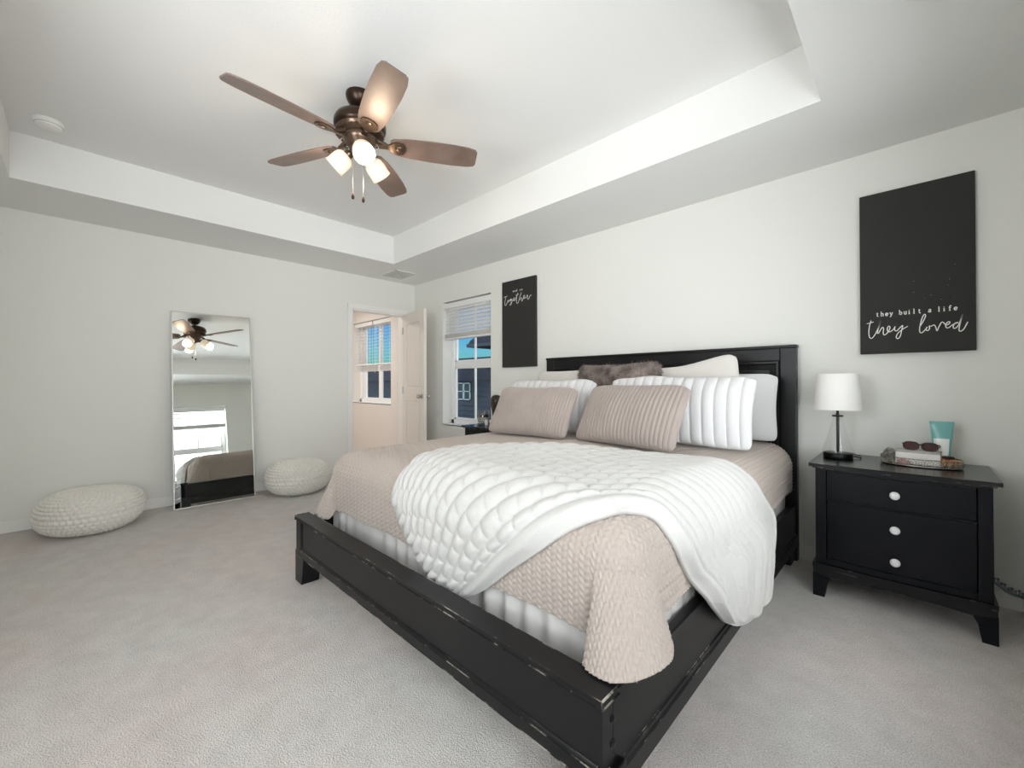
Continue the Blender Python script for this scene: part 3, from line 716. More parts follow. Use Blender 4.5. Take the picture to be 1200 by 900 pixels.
# ------------------------------------------------------------------ nightstands
M_nsb = mat('nightstand_black', (11, 13, 18), 0.34, var=(4, (14, 16, 21), 4), spec=.25)
M_nsworn = worn(mat('nightstand_worn', (11, 13, 18), 0.22, var=(4, (14, 16, 21), 4), spec=.45), scale=(14, 14, 14), th=.60)
M_crystal = mat('crystal_knob', (226, 226, 228), 0.12, 0.0, spec=.9, coat=.8)
def bow(b, x0, x1, z0, z1, yb, yf, d, n=14, bev=0.0):
    """box whose front bulges forward by d (front is -y)"""
    poly = [(x0, yb), (x1, yb)]
    for k in range(n + 1):
        t = k / n; x = x1 + (x0 - x1) * t; poly.append((x, yf - d * (1 - (2 * t - 1) ** 2)))
    b.prism(poly, z0, z1, 'z')
def make_nightstand(label):
    root = thing('nightstand', (4.871, -0.255, 0), label, 'nightstand')
    w, yf, yb, d = .622, -.225, .225, .012     # body in local coordinates
    b = B(); b.box(-w / 2, -w / 2 + .045, yf, yb, .16, .665, .003); b.box(w / 2 - .045, w / 2, yf, yb, .16, .665, .003)
    b.box(-w / 2 + .045, w / 2 - .045, yb - .012, yb, .16, .665); b.box(-w / 2 + .045, w / 2 - .045, yf + .02, yb, .165, .18)
    bow(b, -w / 2 + .045, w / 2 - .045, .650, .665, yb, yf, d); bow(b, -w / 2 + .045, w / 2 - .045, .500, .508, yb, yf, d * .7); bow(b, -w / 2 + .045, w / 2 - .045, .172, .200, yb, yf, d)
    b.build('carcass', M_nsb, root)
    b = B(); bow(b, -.336, .336, .672, .690, .232, -.252, .012); bow(b, -.322, .322, .664, .673, .228, -.238, .012)
    bmesh.ops.bevel(b.bm, geom=[e for e in b.bm.edges if len(e.link_faces) == 2 and e.calc_face_angle(0) > .5], offset=.004, segments=2, affect='EDGES')
    b.build('top', M_nsworn, root)
    b = B(); bow(b, -w / 2 - .012, w / 2 + .012, .148, .170, yb, yf - .012, d)
    bmesh.ops.bevel(b.bm, geom=[e for e in b.bm.edges if len(e.link_faces) == 2 and e.calc_face_angle(0) > .5], offset=.004, segments=2, affect='EDGES')
    n = 14; poly = [(-w / 2 - .012, .150), (w / 2 + .012, .150), (w / 2 + .012, .110)]
    poly = [(-w / 2 - .010, .15), (w / 2 + .010, .15), (w / 2 + .010, .08), (w / 2 - .035, .085), (w / 2 - .060, .104)] + [(w / 2 - .060 - (w - .12) * k / n, .104 + .012 * math.sin(PI * k / n)) for k in range(1, n)] + [(-w / 2 + .060, .104), (-w / 2 + .035, .085), (-w / 2 - .010, .08)]
    b.prism(poly, yf - .012, yf + .012, 'y')
    b.box(-w / 2 - .010, -w / 2 + .012, yf, yb, .09, .15); b.box(w / 2 - .012, w / 2 + .010, yf, yb, .09, .15)
    b.build('plinth', M_nsworn, root)
    for sx in (-1, 1):
        for (y0, y1) in ((yf - .013, yf + .05), (yb - .055, yb)):
            b = B(); xo = sx * (w / 2 + .011)
            b.prism([(xo, 0), (xo, .12), (xo - sx * .075, .105), (xo - sx * .058, .07), (xo - sx * .048, 0)], y0, y1, 'y')
            b.build('leg', M_nsb, root)
    for (z0, z1, ks) in ((.510, .648, (.576,)), (.203, .497, (.413, .262))):
        b = B(); bow(b, -w / 2 + .049, w / 2 - .049, z0, z1, yf + .05, yf + .004, d)
        bmesh.ops.bevel(b.bm, geom=[e for e in b.bm.edges if len(e.link_faces) == 2 and e.calc_face_angle(0) > .5], offset=.003, segments=2, affect='EDGES')
        dr = b.build('drawer', M_nsb, root)
        for kz in ks:
            k = B(); mt = Matrix.Translation((0, yf + .004 - d, kz)) @ Matrix.Rotation(PI / 2, 4, 'X')
            k.lathe([(.008, 0), (.007, .010), (.014, .014), (.0195, .019), (.019, .024), (.013, .030), (.004, .032)], n=12, mtx=mt)
            k.build('knob', M_crystal, dr)
    return root
ns = make_nightstand('black bow-fronted nightstand with crystal knobs right of the bed, under the lamp')
ns2 = copy_tree(ns); ns2.location = (1.975, -0.255, 0); ns2['label'] = 'black nightstand left of the bed by the window, only its top corner showing'

# ------------------------------------------------------------------ table lamp
lm = thing('table_lamp', (4.628, -0.215, .690), 'table lamp with white drum shade on a clear glass cone base', 'lamp')
M_lampblk = mat('lamp_metal', (30, 30, 32), 0.35, 0.8); M_shade = mat('linen_shade', (240, 239, 236), 0.9, bump=(220, .2, .002, 2))
M_clear = glassmat('lamp_glass', (0.985, 0.99, 0.99), .3)
B().lathe([(.066, 0), (.068, .004), (.068, .022), (.064, .028), (.020, .030), (.012, .034)], n=40).build('base', M_lampblk, lm, smooth=True, angle=35)
B().lathe([(.0075, .03), (.0075, .245)], n=16).build('stem', M_lampblk, lm, smooth=True, angle=50)
B().lathe([(.066, .029), (.074, .031), (.0735, .036), (.050, .110), (.026, .200), (.019, .230)], n=40, cap=False).build('glass_body', M_clear, lm, smooth=True)
B().lathe([(.010, .228), (.026, .229), (.026, .236), (.010, .238)], n=24).build('collar', M_lampblk, lm, smooth=True, angle=35)
B().lathe([(.111, .268), (.094, .468), (.092, .468), (.109, .268)], n=56, cap=False).build('lamp_shade', M_shade, lm, smooth=True, angle=60)
bfit = B(); bfit.lathe([(.006, .24), (.006, .46)], n=10)
for k in range(3):
    a = k * 2 * PI / 3; bfit.tube([(0, 0, .45), (.0935 * math.cos(a), .0935 * math.sin(a), .455)], .002, 6)
bfit.build('shade_fitter', M_lampblk, lm)
B().lathe([(.012, .30), (.014, .34), (.026, .385), (.022, .415), (.004, .43)], n=20).build('bulb', M_shade, lm, smooth=True)
cd = B().tube([(.060, .01, .012), (.085, .015, .008), (.098, .03, .006), (.09, .09, .006), (.05, .17, .006), (.02, .205, .004)], .003, 8).build('cord', M_lampblk, lm, smooth=True)

# ------------------------------------------------------------------ tray and the things in it
TRX, TRY, TZ = 4.960, -0.215, .6905
M_silver = mat('silver_filigree', (178, 172, 162), 0.28, 1.0)
tr = thing('decorative_tray', (TRX, TRY, TZ), 'oval silver filigree tray on the right nightstand holding small things', 'tray')
M_mirror = mat('tray_mirror', (120, 118, 116), 0.08, 1.0)
B().lathe([(.145, 0.0), (.147, .003), (.145, .005)], n=48, sy=.66).build('tray_base', M_mirror, tr)
b = B()
N = 30
for z in (.005, .040): b.tube([(.15 * math.cos(2 * PI * k / 60), .10 * math.sin(2 * PI * k / 60), z) for k in range(60)], .0022, 6, closed=True)
for k in range(N):
    a = 2 * PI * (k + .5) / N; c = Vector((.15 * math.cos(a), .10 * math.sin(a), .022)); t = Vector((-.15 * math.sin(a), .10 * math.cos(a), 0)).normalized()
    b.tube([c + t * .0165 * math.cos(q * PI / 6) + Vector((0, 0, .0165 * math.sin(q * PI / 6))) for q in range(12)], .0016, 5, closed=True)
    b.tube([c + t * .007 * math.cos(q * PI / 4) + Vector((0, 0, .007 * math.sin(q * PI / 4))) for q in range(8)], .0014, 5, closed=True)
b.build('filigree_rim', M_silver, tr, smooth=True)
M_box = mat('white_box', (232, 230, 226), 0.5); M_boxlid = mat('grey_lid', (170, 166, 158), 0.45)
bxr = thing('keepsake_box', (4.953, -.215, TZ + .006), 'small white box with a grey lid standing in the silver tray', 'box', rz=math.radians(-4))
B().box(-.082, .082, -.045, .045, 0, .058, .003).build('box_body', M_box, bxr)
B().box(-.084, .084, -.047, .047, .0585, .070, .003).build('lid', M_boxlid, bxr)
# sunglasses on the box
sg = thing('sunglasses', (4.965, -.213, TZ + .079), 'brown tortoiseshell sunglasses lying on the white box lid', 'sunglasses', rz=math.radians(-6))
M_tort = mat('tortoiseshell', (66, 38, 30), 0.25, var=(60, (30, 18, 16), 3)); M_lens = mat('brown_lens', (70, 44, 42), 0.08)
fr_ = B()
for sx in (-1, 1):
    lens = [(sx * (.034 + .028 * (math.copysign(abs(math.cos(q)) ** .75, math.cos(q)))), -.038, .020 + .019 * math.copysign(abs(math.sin(q)) ** .75, math.sin(q))) for q in np.linspace(0, 2 * PI, 24, endpoint=False)]
    fr_.tube(lens, .0035, 6, closed=True)
fr_.tube([(-.008, -.038, .026), (0, -.040, .029), (.008, -.038, .026)], .0035, 6)
frame = fr_.build('frame', M_tort, sg, smooth=True)
for sx in (-1, 1):
    lens = [(sx * (.034 + .028 * (math.copysign(abs(math.cos(q)) ** .75, math.cos(q)))), .020 + .019 * math.copysign(abs(math.sin(q)) ** .75, math.sin(q))) for q in np.linspace(0, 2 * PI, 24, endpoint=False)]
    l = B(); l.prism(lens, -.039, -.0365, 'y'); l.build('lens', M_lens, sg)
    tmp = B(); tmp.tube([(sx * .063, -.038, .030), (sx * .067, -.032, .030), (sx * .066, .02, .022), (sx * .060, .05, .004), (sx * .056, .062, .001)], .003, 6); tmp.build('temple', M_tort, sg, smooth=True)
# teal squeeze tube
tb = thing('squeeze_tube', (5.040, -.163, TZ + .006), 'teal squeeze tube with white label standing on its cap in the tray', 'tube')
M_teal = mat('teal_plastic', (108, 172, 168), 0.3); M_wcap = mat('white_plastic', (235, 236, 234), 0.35)
nu_, nv_ = 40, 14; P = np.zeros((nu_, nv_, 3))
for j in range(nv_):
    f = j / (nv_ - 1); z = .045 + .165 * f; wx = .030 + .013 * f; wy = .022 * (1 - f ** 1.3) + .0022
    for i in range(nu_):
        a = 2 * PI * i / nu_; P[i, j] = (wx * math.cos(a), wy * math.sin(a), z)
body = grid_mesh('tube_body', P, M_teal, tb, closed_u=True)
b = B(); b.box(-.0445, .0445, -.0022, .0022, .200, .216, .001); b.build('crimp', M_teal, tb)
B().lathe([(.022, 0), (.025, .003), (.025, .040), (.030, .046)], n=32, sy=.85).build('cap', M_wcap, tb, smooth=True, angle=40)
Pl = np.zeros((14, 8, 3))
for j in range(8):
    f = .02 + .50 * j / 7; z = .045 + .165 * f; wx = .030 + .013 * f + .0006; wy = .022 * (1 - f ** 1.3) + .0030
    for i in range(14):
        a = -PI / 2 - .95 + 1.75 * i / 13; Pl[i, j] = (wx * math.cos(a), wy * math.sin(a), z)
grid_mesh('label', Pl, M_wcap, tb)
# orange scrunchie, dark ring, pink shell, small silver pine-cone ornament
M_orange = mat('orange_fabric', (205, 148, 92), 0.85, var=(70, (176, 110, 70), 2)); M_pink = mat('pink_shell', (208, 150, 150), 0.4, var=(60, (232, 200, 196), 2))
def scrunchie(loc, R, r, M, label, name='scrunchie', cat='hair tie', tilt=0):
    nu, nv = 64, 20; P = np.zeros((nu, nv, 3))
    for i in range(nu):
        a = 2 * PI * i / nu; w = 1 + .22 * math.sin(a * 11) + .1 * math.sin(a * 17 + 1)
        for j in range(nv):
            q = 2 * PI * j / (nv - 1); P[i, j] = ((R + r * w * math.cos(q)) * math.cos(a), (R + r * w * math.cos(q)) * math.sin(a) * .8, r * w * math.sin(q) * .9 + r)
    o = grid_mesh(name, P, M, closed_u=True); o.location = loc; o.rotation_euler = (tilt, 0, 0.3); return tag(o, label, cat)
scrunchie((5.064, -.226, TZ + .010), .024, .016, M_orange, 'crumpled orange fabric scrunchie at the right end of the tray')
scrunchie((5.060, -.215, TZ + .043), .016, .006, M_tort, 'small dark brown hair tie on top of the orange scrunchie', name='hair_tie')
b = B(); b.sphere((0, 0, .012), .02, 1.5, .7, .6, 24, 14)
for v in b.bm.verts: v.co.z += .003 * math.sin(v.co.x * 420)
o = b.build('seashell', M_pink, smooth=True); o.location = (4.900, -.284, TZ + .006); o.rotation_euler = (0, 0, -.4); tag(o, 'pink scallop-ribbed shell in the front of the silver tray', 'shell')
b = B()
for k in range(70):
    f = k / 70; a = k * 2.39996; r = .023 * math.sin(PI * (.12 + .80 * f)) ; z = .006 + .060 * f
    mt = Matrix.Translation((r * math.cos(a), r * math.sin(a), z)) @ Matrix.Rotation(a, 4, 'Z') @ Matrix.Rotation(-.5, 4, 'Y')
    b.sphere((0, 0, 0), .008, 1.0, .8, .45, 8, 6, mtx=mt)
M_cone = mat('pine_cone', (112, 106, 100), 0.5, .3, var=(90, (190, 186, 178), 2))
o = b.build('pine_cone', M_cone, smooth=True); o.location = (4.846, -.203, TZ + .006); tag(o, 'silvery grey pine cone at the left end of the tray', 'ornament')

# ------------------------------------------------------------------ left nightstand: candle jar, round-topped vase, small dish
M_jar = glassmat('jar_glass', (.93, .93, .93), .5); M_wax = mat('dark_wax', (70, 58, 50), 0.4); M_vase = mat('bronze_glaze', (62, 52, 46), 0.18, .35)
cj = thing('candle_jar', (1.745, -.300, .6905), 'dark candle in a clear glass jar on the nightstand by the window', 'candle')
B().lathe([(.056, .0), (.060, .006), (.060, .135), (.056, .140), (.054, .135), (.054, .020), (.0, .018)], n=32, cap=False).build('jar', M_jar, cj, smooth=True, angle=40)
B().lathe([(.052, .022), (.052, .105), (.0, .107)], n=32).build('wax', M_wax, cj, smooth=True, angle=40)
B().lathe([(.059, .030), (.0615, .031), (.0615, .075), (.059, .076)], n=32, cap=False).build('label_band', mat('grey_label', (150, 146, 140), .5), cj, smooth=True, angle=40)
v = B().lathe([(.035, 0), (.038, .01), (.034, .05), (.040, .11), (.054, .19), (.060, .235), (.056, .270), (.038, .294), (.012, .303)], n=36).build('vase', M_vase, smooth=True)
v.location = (1.880, -.250, .6905); tag(v, 'tall dark bronze rounded vase beside the candle jar on the left nightstand', 'vase')
tl = B().lathe([(.016, 0), (.018, .003), (.018, .055), (.0, .056)], n=24).build('tealight_candle', M_box, smooth=True, angle=40); tl.location = (1.836, -.345, .6905)
tag(tl, 'small white candle between the candle jar and the dark vase', 'candle')

# ------------------------------------------------------------------ wall canvases with lettering
GL = {'t': [[(.3, 1.4), (.3, .2), (.45, 0), (.65, .06)], [(.05, 1), (.6, 1)]],
 'h': [[(.15, 1.65), (.15, 0)], [(.15, .7), (.4, 1), (.65, .9), (.7, .6), (.7, 0)], [(0, 1.65), (.15, 1.65)], [(0, 0), (.3, 0)], [(.55, 0), (.85, 0)]],
 'e': [[(.1, .55), (.75, .55), (.7, .85), (.45, 1), (.2, .85), (.1, .5), (.2, .15), (.45, 0), (.75, .15)]],
 'y': [[(.1, 1), (.42, 0)], [(.75, 1), (.42, 0), (.25, -.45), (.05, -.5)], [(-.05, 1), (.25, 1)], [(.6, 1), (.9, 1)]],
 'b': [[(.15, 1.65), (.15, 0)], [(0, 1.65), (.15, 1.65)], [(.15, .75), (.4, 1), (.7, .8), (.75, .5), (.7, .2), (.45, 0), (.15, .2)]],
 'u': [[(.15, 1), (.15, .3), (.3, 0), (.5, 0), (.7, .25)], [(.7, 1), (.7, 0), (.85, 0)], [(0, 1), (.15, 1)], [(.55, 1), (.7, 1)]],
 'i': [[(.2, 1), (.2, 0)], [(.05, 1), (.2, 1)], [(0, 0), (.4, 0)], [(.2, 1.38), (.2, 1.52)]],
 'l': [[(.2, 1.65), (.2, 0)], [(.05, 1.65), (.2, 1.65)], [(0, 0), (.4, 0)]],
 'a': [[(.15, .85), (.4, 1), (.65, .85), (.65, .1), (.8, 0)], [(.65, .6), (.3, .5), (.12, .25), (.3, 0), (.65, .2)]],
 'f': [[(.7, 1.5), (.5, 1.65), (.3, 1.45), (.3, 0)], [(.05, 1), (.6, 1)], [(.1, 0), (.5, 0)]],
 'n': [[(.15, 1), (.15, 0)], [(.15, .7), (.4, 1), (.65, .9), (.7, .6), (.7, 0)], [(0, 1), (.15, 1)], [(0, 0), (.3, 0)], [(.55, 0), (.85, 0)]],
 'd': [[(.7, 1.65), (.7, 0), (.85, 0)], [(.55, 1.65), (.7, 1.65)], [(.7, .75), (.45, 1), (.15, .8), (.1, .5), (.15, .2), (.4, 0), (.7, .2)]],
 's': [[(.65, .85), (.4, 1), (.15, .8), (.3, .55), (.55, .45), (.68, .22), (.45, 0), (.12, .15)]],
 'o': [[(.45, 1), (.15, .8), (.1, .5), (.15, .2), (.45, 0), (.75, .2), (.8, .5), (.75, .8), (.45, 1)]]}
def ribbon(b, pts, w, y, smooth=True):
    pts = np.array(pts, float)
    if smooth and len(pts) > 3: pts = spl(pts, len(pts) * 5)
    d = np.gradient(pts, axis=0); d /= np.linalg.norm(d, axis=1, keepdims=True) + 1e-9; nrm = np.stack([-d[:, 1], d[:, 0]], 1)
    n = len(pts); rows = []
    for k in range(n):
        r = []
        for sg, yy in ((1, y), (-1, y), (-1, y + .0012), (1, y + .0012)):
            q = pts[k] + nrm[k] * sg * w / 2; r.append(b.bm.verts.new((q[0], yy, q[1])))
        rows.append(r)
    for p, q in zip(rows, rows[1:]):
        for k in range(4): b.bm.faces.new((p[k], p[(k + 1) % 4], q[(k + 1) % 4], q[k]))
    b.bm.faces.new(rows[0]); b.bm.faces.new(rows[-1])
def typeset(b, text, x0, x1, z, xh, w, y):
    adv = (x1 - x0 - xh * .8) / (len(text) - 1)
    for k, ch in enumerate(text):
        if ch == ' ': continue
        for st in GL[ch]: ribbon(b, [(x0 + k * adv + px * xh, z + pz * xh) for px, pz in st], w, y, smooth=len(st) > 3)
LOVED = [[(4.764, 1.463), (4.757, 1.43), (4.754, 1.394), (4.758, 1.366), (4.768, 1.362), (4.782, 1.384), (4.796, 1.42), (4.808, 1.458), (4.799, 1.426), (4.791, 1.39), (4.796, 1.387), (4.805, 1.407), (4.814, 1.42), (4.818, 1.411), (4.816, 1.388), (4.82, 1.376), (4.83, 1.382), (4.841, 1.401), (4.845, 1.417), (4.839, 1.424), (4.833, 1.408), (4.837, 1.392), (4.847, 1.393), (4.859, 1.404), (4.866, 1.42), (4.864, 1.4), (4.872, 1.394), (4.886, 1.411), (4.897, 1.422), (4.893, 1.399), (4.887, 1.365), (4.877, 1.351), (4.87, 1.36), (4.878, 1.382), (4.898, 1.402), (4.918, 1.416)], [(4.745, 1.446), (4.76, 1.449), (4.775, 1.454)], [(4.963, 1.405), (4.976, 1.432), (4.987, 1.463), (4.983, 1.474), (4.974, 1.455), (4.966, 1.416), (4.964, 1.384), (4.971, 1.375), (4.982, 1.386), (4.994, 1.404), (4.99, 1.401), (4.989, 1.39), (4.995, 1.385), (5.002, 1.395), (5.001, 1.409), (5.007, 1.407), (5.019, 1.413), (5.025, 1.402), (5.03, 1.381), (5.036, 1.398), (5.047, 1.424), (5.054, 1.422), (5.063, 1.409), (5.073, 1.412), (5.078, 1.422), (5.072, 1.425), (5.063, 1.412), (5.064, 1.395), (5.074, 1.394), (5.088, 1.408), (5.108, 1.417), (5.096, 1.415), (5.089, 1.397), (5.094, 1.387), (5.106, 1.399), (5.116, 1.429), (5.123, 1.457), (5.114, 1.412), (5.11, 1.38), (5.115, 1.371), (5.127, 1.382), (5.141, 1.417)]]
TOG = [[(1.806, 2.029), (1.796, 2.001), (1.787, 1.965), (1.79, 1.939), (1.802, 1.936), (1.822, 1.96), (1.84, 1.985), (1.829, 1.976), (1.832, 1.965), (1.846, 1.969), (1.849, 1.98), (1.863, 1.979), (1.886, 1.992), (1.867, 1.988), (1.861, 1.975), (1.872, 1.972), (1.891, 1.988), (1.892, 1.971), (1.886, 1.943), (1.871, 1.927), (1.863, 1.934), (1.876, 1.949), (1.906, 1.973), (1.929, 1.982), (1.932, 1.993), (1.92, 1.996), (1.91, 1.981), (1.917, 1.969), (1.943, 1.977), (1.977, 2.04), (1.963, 2.006), (1.957, 1.966), (1.963, 1.939), (1.974, 1.934), (1.989, 1.954), (2.027, 2.036), (2.01, 2.003), (1.999, 1.972), (2.005, 1.967), (2.019, 1.978), (2.032, 1.983), (2.037, 1.975), (2.032, 1.956), (2.038, 1.949), (2.055, 1.972), (2.072, 1.986), (2.073, 2.001), (2.065, 2.003), (2.057, 1.986), (2.06, 1.972), (2.08, 1.974), (2.097, 1.978), (2.105, 1.996), (2.114, 1.998), (2.116, 1.988), (2.113, 1.964), (2.121, 1.955), (2.137, 1.965), (2.141, 1.98), (2.153, 1.989), (2.167, 1.99)], [(1.776, 2.023), (1.824, 2.031)], [(1.948, 2.019), (1.989, 2.027)]]
M_canvas = mat('black_canvas', (38, 37, 35), 0.75, bump=(300, .2, .001, 2)); M_ink = mat('white_ink', (238, 237, 233), 0.7)
M_canvas2 = mat('speckled_black_canvas', (38, 37, 35), 0.75, bump=(300, .2, .001, 2))
def canvas(x0, x1, z0, z1, label, script, cap, MC=M_canvas):
    r = thing('wall_canvas', ((x0 + x1) / 2, -.001, z0), label, 'wall art')
    B().box(x0, x1, -.032, -.001, z0, z1, .003).build('canvas', MC, r, root=r)
    b = B()
    for st in script: ribbon(b, st, .0042, -.0334)
    typeset(b, *cap, -.0334)
    b.build('lettering', M_ink, r, root=r)
    return r
def specks(M):
    t = M.node_tree; bs = t.nodes['Principled BSDF']; co = t.nodes.new('ShaderNodeTexCoord')
    v = t.nodes.new('ShaderNodeTexVoronoi'); v.inputs['Scale'].default_value = 46; v.inputs['Randomness'].default_value = 1; t.links.new(co.outputs['Object'], v.inputs['Vector'])
    a = t.nodes.new('ShaderNodeMath'); a.operation = 'LESS_THAN'; a.inputs[1].default_value = .075; t.links.new(v.outputs['Distance'], a.inputs[0])
    ds = t.nodes.new('ShaderNodeVectorMath'); ds.operation = 'DISTANCE'; ds.inputs[1].default_value = (.09, -.03, .33); t.links.new(co.outputs['Object'], ds.inputs[0])
    n = t.nodes.new('ShaderNodeTexNoise'); n.inputs['Scale'].default_value = 16; t.links.new(co.outputs['Object'], n.inputs['Vector'])
    su = t.nodes.new('ShaderNodeMath'); su.operation = 'MULTIPLY_ADD'; su.inputs[1].default_value = -.42; t.links.new(n.outputs['Fac'], su.inputs[0]); t.links.new(ds.outputs['Value'], su.inputs[2])
    c = t.nodes.new('ShaderNodeMath'); c.operation = 'LESS_THAN'; c.inputs[1].default_value = -.11; t.links.new(su.outputs[0], c.inputs[0])
    m_ = t.nodes.new('ShaderNodeMath'); m_.operation = 'MULTIPLY'; t.links.new(a.outputs[0], m_.inputs[0]); t.links.new(c.outputs[0], m_.inputs[1])
    mi = t.nodes.new('ShaderNodeMix'); mi.data_type = 'RGBA'; t.links.new(m_.outputs[0], mi.inputs[0])
    mi.inputs[6].default_value = bs.inputs['Base Color'].default_value; mi.inputs[7].default_value = (*lin((150, 148, 144)), 1); t.links.new(mi.outputs[2], bs.inputs['Base Color'])
specks(M_canvas2)
c1 = canvas(4.716, 5.171, 1.272, 2.183, 'large black canvas lettered they built a life they loved, above the right nightstand', LOVED, ('they built a life', 4.787, 5.104, 1.483, .0148, .0042), M_canvas2)
canvas(1.743, 2.216, 1.276, 2.184, 'black canvas lettered and so together, between the window and the headboard', TOG, ('and so', 1.906, 2.040, 2.060, .0125, .0034))

# ------------------------------------------------------------------ leaning mirror
mi = thing('floor_mirror', (0.242, -2.262, 0.003), 'tall thin framed mirror leaning on the wall between the two knitted poufs', 'mirror')
mi.rotation_euler = Euler((0, math.radians(-7.15), math.radians(-0.8)), 'XYZ')
M_frame = mat('silver_frame', (205, 203, 198), 0.35, .6); M_mir = mat('mirror_glass', (232, 236, 234), 0.0, 1.0); M_back = mat('mirror_back', (92, 88, 84), .8)
mw, mh = .626, 1.795
b = B()
for (y0, y1, z0, z1) in ((-mw / 2, -mw / 2 + .011, 0, mh), (mw / 2 - .011, mw / 2, 0, mh), (-mw / 2, mw / 2, 0, .011), (-mw / 2, mw / 2, mh - .011, mh)): b.box(-.013, .002, y0, y1, z0, z1, .002)
b.build('frame', M_frame, mi)
B().box(-.007, -.002, -mw / 2 + .010, mw / 2 - .010, .010, mh - .010).build('glass', M_mir, mi)
B().box(-.012, -.0075, -mw / 2 + .012, mw / 2 - .012, .012, mh - .012).build('backing', M_back, mi)

# ------------------------------------------------------------------ knitted poufs
M_knit = mat('cream_knit', (230, 227, 220), 0.95, bump=(240, .35, .003, 2), sheen=.2)
def pouf(loc, R, Hh, label, seed, sx=1.0, sy=1.0):
    n_st, n_row = 50, 20; nu, nv = n_st * 10, n_row * 10
    th = np.linspace(0, 2 * PI, nu, endpoint=False)[:, None]; q = np.linspace(0.015, .985, nv)[None, :]
    phi = (q - .5) * PI                                     # from bottom to top
    cs = np.sign(np.cos(phi)) * np.abs(np.cos(phi)) ** .72; sn = np.sign(np.sin(phi)) * np.abs(np.sin(phi)) ** .80
    lump = 1 + .025 * np.sin(2 * th + seed) + .015 * np.sin(3 * th + 2 * seed + 2 * phi)
    x = R * cs * np.cos(th) * lump * sx; y = R * cs * np.sin(th) * lump * sy; z = Hh / 2 + Hh / 2 * sn + 0 * th
    P = np.stack([x, y, z], -1); n = normals(np.concatenate([P, P[:1]], 0))[:-1]; n = n * np.sign((n * (P - [0, 0, Hh / 2])).sum(-1, keepdims=True))
    row = q * n_row; par = np.floor(row) % 2; fr = row % 1.0
    col = th / (2 * PI) * n_st + par * .5 + .30 * np.abs(fr - .5)
    hgt = np.abs(np.sin(PI * col)) ** .6 * np.sin(PI * fr) ** .6 * sstep(0.10, .42, cs)
    P = P + n * (.020 * hgt)[..., None]
    P[..., 2] = np.maximum(P[..., 2], .002)
    b = grid_mesh('knitted_pouf', P, M_knit, closed_u=True)
    me = b.data; bm = bmesh.new(); bm.from_mesh(me); bmesh.ops.holes_fill(bm, edges=[e for e in bm.edges if e.is_boundary]); bm.to_mesh(me); bm.free()
    b.location = loc; return tag(b, label, 'pouf')
pouf((.335, -3.075, 0.0), .300, .300, 'cream knitted pouf on the carpet left of the leaning mirror', 1.0)
pouf((.320, -1.585, 0.0), .295, .315, 'cream knitted pouf right of the leaning mirror, partly behind the bed', 2.3)

# ------------------------------------------------------------------ ceiling fan
FX, FY = 2.671, -2.052
fan = thing('ceiling_fan', (FX, FY, HT), 'bronze ceiling fan with five walnut blades and three lit glass shades', 'ceiling fan')
M_bronze = mat('oil_bronze', (58, 44, 34), 0.32, .75); M_copper = mat('worn_bronze', (104, 86, 72), 0.28, .8)
M_blade = mat('walnut_blade', (124, 106, 98), 0.40, var=(7, (108, 90, 80), 4), bump=(40, .06, .003, 4)); M_bladetop = M_blade
z0 = lambda z: z - HT
B().lathe([(.076, z0(2.742)), (.078, z0(2.735)), (.074, z0(2.715)), (.060, z0(2.690)), (.040, z0(2.672)), (.018, z0(2.668))], n=40).build('canopy', M_bronze, fan, smooth=True, angle=50)
B().lathe([(.013, z0(2.70)), (.013, z0(2.60))], n=16).build('downrod', M_bronze, fan, smooth=True, angle=50)
B().lathe([(.020, z0(2.640)), (.050, z0(2.632)), (.095, z0(2.622)), (.128, z0(2.604)), (.140, z0(2.580)), (.140, z0(2.556)), (.132, z0(2.540)), (.120, z0(2.534))], n=48).build('motor_housing', M_bronze, fan, smooth=True, angle=60)
b = B(); b.lathe([(.128, z0(2.540)), (.124, z0(2.526)), (.108, z0(2.508)), (.080, z0(2.500))], n=48)
for k in range(30):
    a = 2 * PI * k / 30; mt = Matrix.Rotation(a, 4, 'Z') @ Matrix.Translation((.117, 0, z0(2.522))) @ Matrix.Rotation(.85, 4, 'Y')
    b.box(-.016, .016, -.0045, .0045, -.003, .005, .002, 1, mtx=mt)
b.build('vent_ring', M_copper, fan, smooth=True, angle=40)
b = B(); b.lathe([(.092, z0(2.502)), (.094, z0(2.490)), (.085, z0(2.470)), (.066, z0(2.452)), (.058, z0(2.436)), (.056, z0(2.415)), (.046, z0(2.398)), (.018, z0(2.388)), (.006, z0(2.378))], n=40); b.build('light_fitter', M_copper, fan, smooth=True, angle=50)
PH = -13.1
def blade_poly():
    pts = [(.165, .040), (.185, .055), (.26, .068), (.40, .076), (.52, .077), (.61, .072), (.650, .062), (.662, .045)]
    return pts + [(x, -y) for x, y in reversed(pts)]
